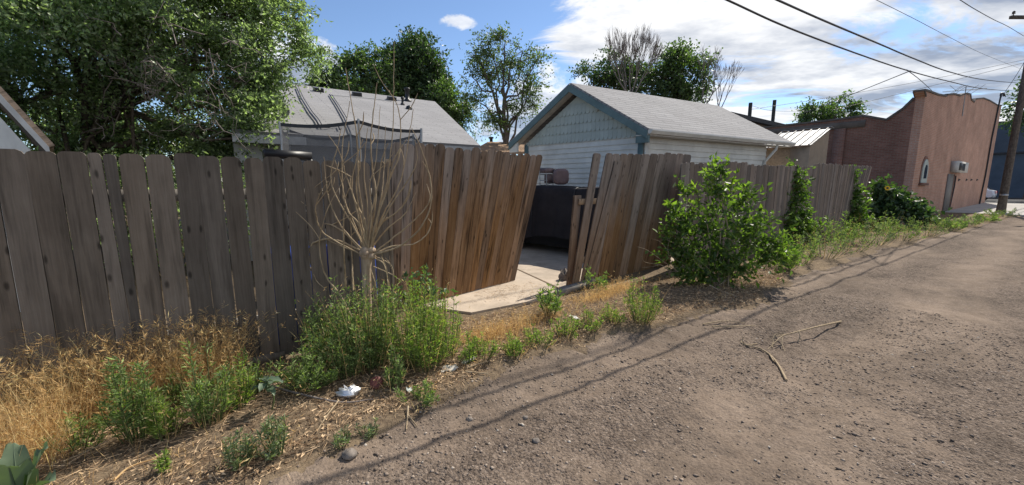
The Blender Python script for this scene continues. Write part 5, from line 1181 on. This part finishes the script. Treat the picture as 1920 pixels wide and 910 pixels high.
# ================================================================== YARD THINGS
# tarp-covered heap with things on top
tcn = (G1 + G3) / 2 * xy + o_g * 1.25 - gdir * 0.25; TL, TW, TH = 4.2, 1.15, 1.58
t = thing('covered_trailer', tcn, 'long object under a sagging black tarp in the yard behind the gate opening', 'tarp-covered heap')
mb = MB(); nu, nv_ = 44, 30; gd2 = np.cross(Zup, gdir)
gd2 = o_g
prof_ = [(-0.56, 0.16), (-0.57, 0.5), (-0.55, 1.0), (-0.53, 1.46), (-0.50, 1.545), (-0.2, 1.56), (0.2, 1.57), (0.50, 1.55), (0.535, 1.46), (0.57, 1.0), (0.60, 0.5), (0.62, 0.12)]
pu = np.array(prof_); tt = np.linspace(0, 1, nv_); pk = np.linspace(0, 1, len(pu)); pu = np.stack([np.interp(tt, pk, pu[:, i]) for i in (0, 1)], 1)
V = []
for i in range(nu):
    f = i / (nu - 1); l = (f - 0.5) * TL; endk = min(1, min(f, 1 - f) / 0.06) ** 0.5
    for j in range(nv_):
        u, z = pu[j]
        hem = 0.10 + 0.55 * sstep(0.72, 0.40, f) * sstep(0.0, 1.0, j / nv_) * (0.6 if j > nv_ / 2 else 0)
        z2 = hem + (z - 0.12) * (1.57 - hem) / 1.45 if z < 1.57 else z
        fold = 0.06 * math.sin(l * 9 + 2.0 * math.sin(l * 2.3)) * (1 - z / 1.6) + 0.02 * math.sin(l * 23 + z * 3) * (1 - z / 1.6)
        sag = -0.05 * math.sin(f * math.pi * 2.4) ** 2 if z > 1.4 else 0
        V.append(tcn + gdir * l * (0.97 + 0.03 * endk) + gd2 * (u * (0.80 + 0.2 * endk) + (fold if u > 0 else -fold)) + Zup * (z2 * (0.9 + 0.1 * endk) + sag))
F = [[i * nv_ + j, i * nv_ + j + 1, (i + 1) * nv_ + j + 1, (i + 1) * nv_ + j] for i in range(nu - 1) for j in range(nv_ - 1)]
mb.add(V, F); mb.add(V[:nv_], [list(range(nv_))]); mb.add(V[-nv_:], [list(range(nv_))[::-1]]); mb.build('tarp', M['tarp'], t, True)
Vt = np.array(V).reshape(nu, nv_, 3); Vo = Vt - tcn
for i_ in (9, 21, 33):
    mb = MB(); q_ = [Vt[i_, j] + (Vt[i_, j] - (tcn + gdir * np.dot(Vo[i_, j], gdir) + Zup * 0.9)) * np.array([.03, .03, .012]) for j in range(0, nv_)]; mb.tube(q_, 0.012, 5); mb.build('strap', M['cable'], t, True)
mb = MB(); mb.cbox(tcn + Zup * 0.55, TL * 0.9, 0.8, 0.75, gdir, gd2); mb.build('trailer_body', M['black_metal'], t)
for k in (-0.9, 0.9):
    mb = MB(); c_ = tcn + gdir * k + Zup * 0.22; mb.lathe(c_ - gd2 * 0.5, [(0.10, 0), (0.21, 0.0), (0.22, 0.03), (0.22, 0.15), (0.21, 0.18), (0.1, 0.18)], 20, gd2); mb.build('wheel', M['black_metal'], t)
# padded stool lying on the tarp
sc = onpl(1051, 333, tcn + gd2 * 0.25, gdir); sc[2] = max(sc[2], 1.56 + 0.2)
t = thing('padded_stool', sc - Zup * 0.2, 'brown padded metal stool lying on its side on the black tarp', 'stool')
fx = np.array([0.1, -0.99, 0.0]); fy = np.array([0.99, 0.1, 0]); 
def rrect(w, h, r, n=5): return [(sx_ * (w / 2 - r) + r * math.cos(a), sz * (h / 2 - r) + r * math.sin(a)) for sx_, sz, a0 in ((1, 1, 0), (-1, 1, 90), (-1, -1, 180), (1, -1, 270)) for a in np.radians(np.linspace(a0, a0 + 90, n))]
mb = MB(); V = []; ring = rrect(0.36, 0.36, 0.12); n = len(ring)
for d_, s_ in ((0, .9), (.02, 1), (.06, 1), (.085, .93), (.10, .7)): V += [sc + fx * d_ + fy * a * s_ + Zup * b_ * s_ for a, b_ in ring]
F = [[k * n + j, k * n + (j + 1) % n, (k + 1) * n + (j + 1) % n, (k + 1) * n + j] for k in range(4) for j in range(n)]
mb.add(V, F); mb.add(V[:n], [list(range(n))]); mb.add(V[-n:], [list(range(n))]); mb.build('seat', M['vinyl'], t, True)
for a, b_ in ((-.13, .13), (.13, .13), (-.13, -.13), (.13, -.13)):
    mb = MB(); p0 = sc + fy * a + Zup * b_; mb.tube([p0, p0 - fx * 0.3 + fy * a * .2 + Zup * b_ * .1, p0 - fx * 0.6 + fy * a * 0.4 + Zup * b_ * .25], 0.012, 6); mb.build('leg', M['black_metal'], t)
rc_ = onpl(1025, 333, tcn + gd2 * 0.25, gdir); rc_[2] = 1.56
t = thing('wire_rack', rc_, 'small tipped metal rack beside the stool on the black tarp', 'rack')
mb = MB()
for dx in (-.10, .10):
    for dy in (-.12, .12): q = rc_ + gdir * dx + gd2 * dy; mb.tube([q, q + Zup * 0.40 + gdir * 0.02], 0.011, 5)
for z in (.12, .26, .40):
    pr = [rc_ + gdir * a * .10 + gd2 * b_ * .12 + Zup * z for a, b_ in ((-1, -1), (1, -1), (1, 1), (-1, 1), (-1, -1))]; mb.tube(pr, 0.009, 5)
mb.build('frame', M['grey_metal'], t)
mb = MB(); mb.cbox(rc_ - gdir * 0.02 + Zup * 0.34, 0.24, 0.26, 0.10, gdir, gd2); mb.cbox(rc_ - gdir * 0.06 + Zup * 0.16, 0.10, 0.2, 0.2, gdir, gd2); mb.build('bundle', M['vinyl'], t)

# trampoline with safety net
ty = 6.6; tcx = atY(655, 300, ty + 0.6); tcx[2] = 0
corners_f = [atY(524, 228, ty), atY(672, 223, ty + .1), atY(790, 241, ty + .4)]
corners_b = [atY(540, 240, ty + 1.7), atY(657, 250, ty + 2.0), atY(775, 252, ty + 1.9)]
t = thing('trampoline', tcx, 'trampoline with a drooping black safety net in front of the grey house', 'trampoline')
ring_ = [corners_f[0], corners_f[1], corners_f[2], corners_b[2], corners_b[1], corners_b[0]]
zt_ = 2.45
poles = []
for p in ring_:
    mb = MB(); q = p * xy; b0 = q + (q - tcx * xy) * 0.10
    pp = curve3([b0 + Zup * 0.02, b0 + Zup * 0.9, q + Zup * (p[2] - 0.5), q + Zup * p[2]], 12); mb.tube(pp, 0.02, 8)
    mb.build('pole', M['grey_metal'], t); poles.append(q + Zup * (p[2] - 0.02))
mb = MB()
for i in range(6):
    a, b = poles[i], poles[(i + 1) % 6]
    P = np.array([a + (b - a) * f - Zup * (0.10 * math.sin(f * math.pi) * (0.5 if i in (0, 1) else 1.2)) for f in np.linspace(0, 1, 10)])
    for p0, p1 in zip(P[:-1], P[1:]): mb.prism([p0, p1, p1 - Zup * 0.055, p0 - Zup * 0.055], (p1 - p0)[[1, 0, 2]] * np.array([1, -1, 0]) * 0.02 + np.array([0, -0.004, 0]))
mb.build('net_band', M['black_metal'], t)
m, ntn, bn = new_mat('net', 0.8, 0.1); bn.inputs['Base Color'].default_value = (0.15, 0.15, 0.155, 1)
uvn = ntn.nodes.new('ShaderNodeTexCoord').outputs['UV']; tb = nd(ntn, 'ShaderNodeBsdfTransparent')
M['net'] = m; mxn = nd(ntn, 'ShaderNodeMixShader', {0: 0.5, 1: tb.outputs[0], 2: bn.outputs[0]}); ntn.links.new(mxn.outputs[0], ntn.nodes['Material Output'].inputs['Surface'])
mb = MB()
for i in range(6):
    a, b = poles[i], poles[(i + 1) % 6]
    for k in range(10):
        f0, f1 = k / 10, (k + 1) / 10
        sg = lambda f: Zup * (0.05 + 0.10 * math.sin(f * math.pi) * (0.5 if i in (0, 1) else 1.2))
        p0, p1 = a + (b - a) * f0 - sg(f0), a + (b - a) * f1 - sg(f1); mb.quad(p0, p1, p1 * xy + Zup * 0.9, p0 * xy + Zup * 0.9)
tag(mb.build('safety_net', M['net'], t), 'see-through black mesh net')
mb = MB(); rr_ = [p * xy + Zup * 0.88 for p in ring_]; mb.tube(rr_ + [rr_[0]], 0.03, 8); mb.prism([p for p in rr_], (0, 0, -0.02)); mb.build('bed', M['tarp'], t)
for p in ring_[::2]:
    mb = MB(); q = p * xy; mb.tube([q + Zup * .86, q + Zup * 0.02], 0.025, 8); mb.build('leg', M['grey_metal'], t)

# black shelf rack behind the fence, blue barrel
a, b = atY(497, 287, 5.0), atY(585, 287, 5.6); a[2] = b[2] = 2.03
t = thing('black_rack', (a + b) / 2 * xy, 'flat black rack top just showing above the left fence, under the trampoline net', 'rack')
mb = MB(); mb.box(a - Zup * 0.09, b - a, NV * 0.45, Zup * 0.09); mb.build('top_panel', M['black_metal'], t)
for q in (a, b - (b - a) * 0.06, a + NV * .41, b - (b - a) * 0.06 + NV * .41):
    mb = MB(); mb.box(q * xy, (b - a) * 0.06, NV * 0.04, Zup * 1.937); mb.build('leg', M['black_metal'], t)
for z in (0.5, 1.2): mb = MB(); mb.box(a * xy + Zup * z + (b - a) * 0.062, (b - a) * 0.87, NV * 0.44, Zup * 0.03); mb.build('shelf', M['black_metal'], t)
bc = onpl(640, 470, FA + NV * 0.55, DV) * xy
for k, (dx, nm) in enumerate(((-0.50, 'blue plastic drum seen through the fence gaps, the left of the pair'), (0.12, 'blue plastic drum seen through the fence gaps, behind the stump'))):
    c_ = bc + DV * dx + NV * 0.1; mb = MB(); mb.lathe(c_, [(0.27, 0), (0.29, 0.03), (0.29, 0.28), (0.305, 0.30), (0.305, 0.34), (0.29, 0.36), (0.29, 0.6), (0.305, 0.62), (0.305, 0.66), (0.29, 0.68), (0.29, 0.88), (0.26, 0.92), (0.25, 0.93)], 24)
    tag(mb.build('plastic_drum', M['blue_plastic'], loc=c_, smooth=True), nm, 'drum', 'blue drums behind the fence')

# ================================================================== STREET FURNITURE, WIRES, CAR
pb_ = atz(1876, 399, 0.0); pax = pb_ + np.array([0.0, 0, 0])
t = thing('utility_pole', pb_, 'thick wooden utility pole at the end of the alley by the street', 'utility pole')
ph = 11.0; mb = MB(); mb.tube([pb_ - Zup * 0.1, pb_ + Zup * 0.6, pb_ + Zup * 4, pb_ + Zup * ph], [0.20, 0.17, 0.15, 0.11], 14); mb.build('shaft', M['bark'], t, True)
ca = atY(1899, 31, pb_[1] - 0.4); cz = ca[2]
mb = MB(); a0 = pb_ * xy + Zup * cz; a0 = a0 + np.array([0, -0.3, 0]); mb.box(np.array([ca[0], a0[1] - .06, cz - 0.08]), np.array([2 * (a0[0] - ca[0]), 0, 0]), np.array([0, .12, 0]), Zup * 0.15); mb.build('crossarm', M['bark'], t)
for f in (0.08, 0.9, 1.1, 1.92):
    c_ = np.array([ca[0] + (a0[0] - ca[0]) * f, a0[1], cz + 0.07]); mb = MB(); mb.lathe(c_, [(0.02, 0), (0.02, 0.08), (0.07, 0.09), (0.05, 0.14), (0.07, 0.16), (0.04, 0.22), (0.01, 0.24)], 10); mb.build('insulator', M['coping'], t)
mb = MB(); mb.lathe(pb_ + Zup * 0.95 + np.array([-0.20, -0.18, 0]), [(0.05, 0), (0.16, 0.0), (0.16, 0.08), (0.05, 0.1)], 12); mb.build('ground_cap', M['grey_metal'], t)
G_C = 'overhead cables along the alley'
def cable(label, pts, z0, at, r, group=G_C, clamp=None):
    """follows photo pixels pts in a vertical plane along the alley that is z0 high at pixel at"""
    p0 = atz(at[0], at[1], z0); P = [onpl(x, y, p0, DV) for x, y in pts]
    c = curve3(P, 48); d0 = c[0] - c[2]; d0 /= np.linalg.norm(d0); d1 = c[-1] - c[-3]; d1 /= np.linalg.norm(d1)
    pre = [c[0] + d0 * k + Zup * (-0.5 * d0[2] * k * k / 20) for k in (20, 15, 10, 6, 3)]; post = [c[-1] + d1 * k + Zup * 0.010 * k * k for k in (2, 5, 9, 14)]
    mb = MB(); mb.tube(np.vstack([pre, c, post]), r, 7); return tag(mb.build('overhead_cable', M['cable'], loc=c[len(c) // 2], smooth=True), label, 'cable', group)
cable('thick black overhead cable, lower of the heavy pair over the alley', [(1363, 0), (1480, 53), (1613, 103), (1700, 132), (1780, 153), (1847, 167), (1920, 172)], 4.3, (1480, 53), 0.016)
cable('thick black overhead cable, upper of the heavy pair over the alley', [(1457, 0), (1547, 40), (1647, 82), (1713, 110), (1780, 135), (1847, 150), (1920, 157)], 4.5, (1547, 40), 0.017)
cable('thin straight overhead wire above the heavy pair', [(1643, 0), (1713, 35), (1780, 70), (1847, 103), (1920, 132)], 10.5, (1713, 35), 0.013)
cable('wavy twisted overhead wire nearest the top right corner', [(1800, 0), (1827, 17), (1863, 37), (1890, 50), (1920, 68)], 10.8, (1827, 17), 0.019)
def line(label, pts, r, group='thin service wires over the brick building'):
    P = curve3([atY(x, y, yd) for x, y, yd in pts], 20); mb = MB(); mb.tube(P, r, 5); return tag(mb.build('service_wire', M['cable'], loc=P[0]), label, 'wire', group)
line('service wire dropping from the heavy cable to the low flat roof', [(1707, 133, 10.8), (1640, 160, 14), (1560, 192, 18), (1495, 217, 23)], 0.012)
line('short service wire from the heavy cable to the brick parapet', [(1700, 131, 10.8), (1725, 150, 14), (1747, 170, 17.6)], 0.010)
line('long thin wire crossing low behind the brick parapet, upper one', [(1404, 206, 26), (1560, 182, 30), (1750, 148, 34), (1960, 104, 38)], 0.014)
line('long thin wire crossing low behind the brick parapet, lower one', [(1560, 207, 30), (1720, 168, 33), (1960, 108, 38)], 0.016)
line('faint wire between the two roof pipes and the brick wall', [(1407, 198, 26), (1450, 208, 28), (1520, 209, 32)], 0.010)
line('wire rising from the weatherhead to the top right', [(1876, 185, 24), (1900, 150, 23), (1925, 110, 22)], 0.012)

# white car parked across the street end
cpt = fs(58.0, -2.1); t = thing('parked_car', cpt, 'white hatchback parked at the street, half hidden by the brick building', 'car')
cx_ = DV * 0 - NV; cy_ = DV                       # the car faces along the street
M['car_white'] = plain('car_white', (0.75, 0.76, 0.78), 0.25, 0.5, var=0.04)
M['lamp_red'] = plain('lamp_red', (0.35, 0.02, 0.02), 0.25, 0.5, var=0.1)
side_ = [(-2.05, .35), (-2.1, .6), (-2.05, .95), (-1.75, 1.05), (-1.35, 1.42), (-.6, 1.52), (.3, 1.48), (.95, 1.05), (1.75, .95), (2.1, .72), (2.1, .35)]
def carpt(l, w, z): return cpt + (-NV) * l * -1 + DV * w + Zup * z
mb = MB(); V = []
for w, k in ((-.86, .93), (-.80, 1.0), (.80, 1.0), (.86, .93)):
    V += [carpt(l * (k if z < 1.0 else k * 0.98), w * (1.0 if z < 1.0 else 0.86), .35 + (z - .35) * k) for l, z in side_]
n = len(side_); F = [[k * n + j, k * n + (j + 1) % n, (k + 1) * n + (j + 1) % n, (k + 1) * n + j] for k in range(3) for j in range(n)]
mb.add(V, F); mb.add(V[:n], [list(range(n))]); mb.add(V[-n:], [list(range(n))[::-1]]); mb.build('body', M['car_white'], t)
for s_ in (-1, 1):
    mb = MB(); mb.prism([carpt(l, s_ * .745, z) for l, z in ((-1.35, 1.05), (-1.15, 1.36), (-.55, 1.44), (.25, 1.40), (.75, 1.05))], DV * s_ * 0.05); mb.build('side_window', M['glass_dark'], t)
    for l in (-1.3, 1.3):
        c_ = carpt(l, s_ * .72, .32); mb = MB(); mb.lathe(c_, [(.18, 0), (.31, 0), (.32, .03), (.32, .17), (.30, .2), (.2, .2)], 20, DV * s_); wh = mb.build('wheel', M['black_metal'], t)
        mb = MB(); mb.lathe(c_ + DV * s_ * .203, [(.19, 0), (.19, .01), (.05, .02)], 14, DV * s_); mb.build('rim', M['grey_metal'], wh)
    mb = MB(); mb.prism([carpt(-2.06, s_ * .80, .72), carpt(-2.06, s_ * .55, .72), carpt(-2.03, s_ * .55, .95), carpt(-2.03, s_ * .80, .95)], NV * -0.06 * 1); mb.build('tail_lamp', M['lamp_red'], t)
mb = MB(); mb.prism([carpt(-1.80, -.6, 1.07), carpt(-1.80, .6, 1.07), carpt(-1.42, .55, 1.40), carpt(-1.42, -.55, 1.40)], np.cross(DV, Zup) * 0.02 + NV * -0.03); mb.build('rear_window', M['glass_dark'], t)

# ================================================================== SMALL THINGS ON THE GROUND
sb_ = gp(1416, 470); tp = atY(1419, 345, sb_[1] + 0.15)
t = thing('marker_stake', sb_, 'slim white stake with a black cap standing between the bush and the back fence', 'stake')
mb = MB(); mb.tube([sb_, sb_ * 0.3 + tp * 0.7, tp], 0.013, 8); mb.build('rod', M['white_paint'], t)
mb = MB(); mb.lathe(tp - Zup * 0.01, [(0.016, 0), (0.03, 0.01), (0.03, 0.09), (0.015, 0.11)], 10); mb.build('cap', M['black_metal'], t)
a, b = gp(1046, 556), gp(1112, 533)
d_ = (b - a) / np.linalg.norm(b - a); sd = np.cross(Zup, d_)
mb = MB(); mb.box(a - sd * 0.05 + Zup * 0.005, b - a, sd * 0.10, Zup * 0.09); tag(mb.build('fallen_post', M['old_lumber'], loc=a), 'grey square post lying on the ground in front of the slumped panel', 'timber')
a, b = gp(432, 697), gp(536, 676); d_ = (b - a); 
mb = MB(); mb.box(a + NV * 0.02 + Zup * 0.0, d_, -NV * 0.03, Zup * 0.09); tag(mb.build('kick_board', M['fence_grey'], loc=a), 'weathered board lying on edge along the foot of the left fence', 'board')
def crumple(c, rx, ry, rz, seed, rings=9, sides=14, amp=0.22):
    rg = np.random.default_rng(seed); mb = MB(); V = []
    for i in range(rings):
        th = math.pi * (i + 0.5) / rings
        for j in range(sides):
            ph = 2 * math.pi * j / sides; k = 1 + amp * (rg.random() - 0.5) * 2
            V.append(np.asarray(c) + np.array([rx * math.sin(th) * math.cos(ph), ry * math.sin(th) * math.sin(ph), rz * (math.cos(th) + 0.8)]) * k)
    F = [[i * sides + j, i * sides + (j + 1) % sides, (i + 1) * sides + (j + 1) % sides, (i + 1) * sides + j] for i in range(rings - 1) for j in range(sides)]
    mb.add(V, F); mb.add(V[:sides], [list(range(sides))[::-1]]); mb.add(V[-sides:], [list(range(sides))]); return mb
M['foil'] = plain('foil', (0.78, 0.79, 0.80), 0.42, 0.5, 0.6, 0.1, 8)
M['red_litter'] = plain('red_litter', (0.15, 0.05, 0.04), 0.6, 0.3)
M['card'] = plain('card', (0.55, 0.52, 0.47), 0.8, 0.2, var=0.2)
c_ = gp(654, 742); tag(crumple(c_, .075, .05, .034, 3, 9, 15, .40).build('crumpled_foil', M['foil'], loc=c_), 'crumpled silver foil lying at the foot of the weeds', 'litter')
c_ = gp(706, 726); mb = MB(); ax = np.array([.2, -.75, .6]); ax /= np.linalg.norm(ax)
mb.lathe(c_ + Zup * 0.035, [(0.015, -.01), (0.045, -0.008), (0.05, 0.0), (0.046, 0.012), (0.02, 0.01)], 16, ax); tag(mb.build('red_lid', M['red_litter'], loc=c_), 'round dull red lid leaning in the debris next to the foil', 'litter')
for x, y, L, W_, lb, mt in ((842, 693, .14, .09, 'flat pale scrap of card at the road edge below the weeds', 'card'), (880, 677, .16, .05, 'torn grey-white paper scrap on the straw by the road', 'card'), (1078, 597, .12, .05, 'white paper scrap among the low weeds of the strip', 'white_paint'), (768, 733, .05, .04, 'small pale green plastic bit near the red lid', 'pale_aqua')):
    c_ = gp(x, y) + Zup * 0.012; a = random.random() * 3; dx, dy = np.array([math.cos(a), math.sin(a), .12]), np.array([-math.sin(a), math.cos(a), .05])
    mb = MB(); V = [c_ + dx * L * u + dy * W_ * v + Zup * (0.012 * math.sin(7 * u + 5 * v + x)) for u in np.linspace(-.5, .5, 5) for v in np.linspace(-.5, .5, 4)]
    F = [[i * 4 + j, i * 4 + j + 1, (i + 1) * 4 + j + 1, (i + 1) * 4 + j] for i in range(4) for j in range(3)]; mb.add(V, F); mb.add(np.array(V) - Zup * 0.002, [f[::-1] for f in F]); tag(mb.build('paper_scrap', M[mt], loc=c_), lb, 'litter')
def stick(label, pts, r, lift=0.015, twigs=(), mat='twig', name='fallen_branch', group=None):
    P = []
    for x, y, *h in pts:
        p = gp(x, y); s_, q = sq(p); p[2] = max(float(ground_z(s_, q)), float(road_z(s_, q))) + lift
        if h: p = atY(x, y, gp(x, y + h[0])[1])
        P.append(p)
    mb = MB(); c = curve3(P, 16); mb.tube(c, np.linspace(r, r * 0.5, len(c)), 7)
    for tw_ in twigs:
        Q = []
        for x, y, *h in tw_:
            p = gp(x, y); s_, q = sq(p); p[2] = max(float(ground_z(s_, q)), float(road_z(s_, q))) + lift
            if h: p = atY(x, y, gp(x, y + h[0])[1])
            Q.append(p)
        c2_ = curve3(Q, 10); mb.tube(c2_, np.linspace(r * 0.62, r * 0.42, len(c2_)), 6)
    return tag(mb.build(name, M[mat], loc=P[0], smooth=True), label, 'branch', group)
stick('pale forked branch lying on the gravel, its thick end pointing right', [(1577, 603, 4), (1540, 611, 14), (1500, 621, 18), (1472, 628, 16), (1455, 630, 16)], 0.011, 0.02,
      [[(1498, 622, 18), (1500, 632, 12), (1496, 641, 4)], [(1472, 628, 16), (1462, 634, 14), (1440, 655, 3)], [(1467, 634, 14), (1466, 645, 8), (1471, 659, 2)], [(1455, 630, 14), (1450, 640, 6), (1448, 651, 2)], [(1470, 626, 16), (1455, 627, 12), (1447, 638, 4)]])
stick('pale split branch lying on the gravel, pointing towards the camera', [(1474, 718), (1460, 692), (1445, 672), (1425, 659), (1400, 652), (1389, 646)], 0.0105, 0.012,
      [[(1450, 682), (1440, 668), (1428, 660)], [(1389, 646), (1392, 638, 6), (1394, 632, 12)], [(1398, 651), (1408, 650), (1420, 647)], [(1402, 652), (1396, 644, 4), (1394, 641, 8)]])
G_S = 'fallen sticks at the foot of the dark bank'
stick('straight pale stick on the gravel, lower of two below the dark bank', [(1335, 618), (1370, 617), (1415, 615)], 0.009, group=G_S)
stick('straight pale stick on the gravel, upper of two below the dark bank', [(1318, 612), (1355, 608), (1397, 609)], 0.008, group=G_S)
stick('thin dry stick lying down the dark bank beside the bush', [(1330, 535, 12), (1358, 548, 6), (1386, 560)], 0.008, group=G_S)
stick('dark twig on the gravel right of the bush shadow', [(1450, 560), (1470, 563), (1487, 567)], 0.007, mat='twig_grey', group=G_S)
stick('long grey dead branch across the front verge below the weeds', [(505, 722, 10), (560, 738, 6), (640, 758), (700, 752)], 0.009, mat='twig_grey')
stick('pale stick pointing down the verge soil left of the foil', [(635, 755), (612, 785), (595, 812)], 0.007)
stick('thin bare stalk leaning out of the dry grass', [(120, 870), (160, 848, 10), (200, 828, 22)], 0.005)
stick('long green-yellow stalk lying near the bottom of the verge', [(215, 905), (245, 880), (300, 862)], 0.006, mat='straw')
stick('short brown stick at the road edge near the pad straw', [(873, 700), (893, 702), (915, 704)], 0.008)
stick('dry stem crossing the straw by the road edge', [(875, 690, 3), (900, 682, 4), (926, 675, 3)], 0.006)
stick('forked dry stem on the verge below the scrubby weed', [(765, 762, 6), (764, 785), (762, 812)], 0.008, 0.012, [[(764, 780), (778, 800), (782, 806)]])
for k in range(26):
    pass
t0 = gp(1285, 560); t = thing('dead_brush', t0, 'tangle of thin bare twigs leaning on the slumped panel beside the bush', 'dead brush'); mb = MB()
for sh in ([(1285, 520), (1250, 495), (1215, 470), (1195, 463)], [(1290, 505), (1260, 480), (1240, 455), (1222, 448)], [(1280, 530), (1245, 500), (1210, 492), (1203, 480)], [(1278, 515), (1262, 500), (1252, 470), (1258, 440)], [(1262, 515), (1240, 497), (1225, 500), (1205, 502)], [(1270, 520), (1255, 512), (1240, 514), (1230, 505)]):
    yy = gp(1285, 535)[1]; P = curve3([atY(x, y, yy + random.uniform(-.1, .1)) for x, y in sh], 14); mb.tube(P, np.linspace(.006, .002, len(P)), 5)
mb.build('twigs', M['twig'], t)
c_ = gp(1056, 528); mb = crumple(c_, .09, .07, .10, 8, amp=.35); tag(mb.build('concrete_chunk', M['stone'], loc=c_), 'broken concrete chunk at the foot of the loose board', 'rubble')
for k, (x, y, r_, lb) in enumerate(((655, 858, .05, 'grey fist-sized stone at the road edge near the bottom'), (1005, 830, .028, 'brown rounded stone on the gravel, bottom middle'), (880, 790, .028, 'pale stone pair member beside the cable shadow'), (985, 786, .022, 'dark stone beside the wire shadow on the gravel'))):
    c_ = gp(x, y); tag(crumple(c_, r_, r_ * .8, r_ * .55, 40 + k, 7, 10, .18).build('stone', M['stone'], loc=c_, smooth=True), lb, 'stone', 'larger stones on the alley')
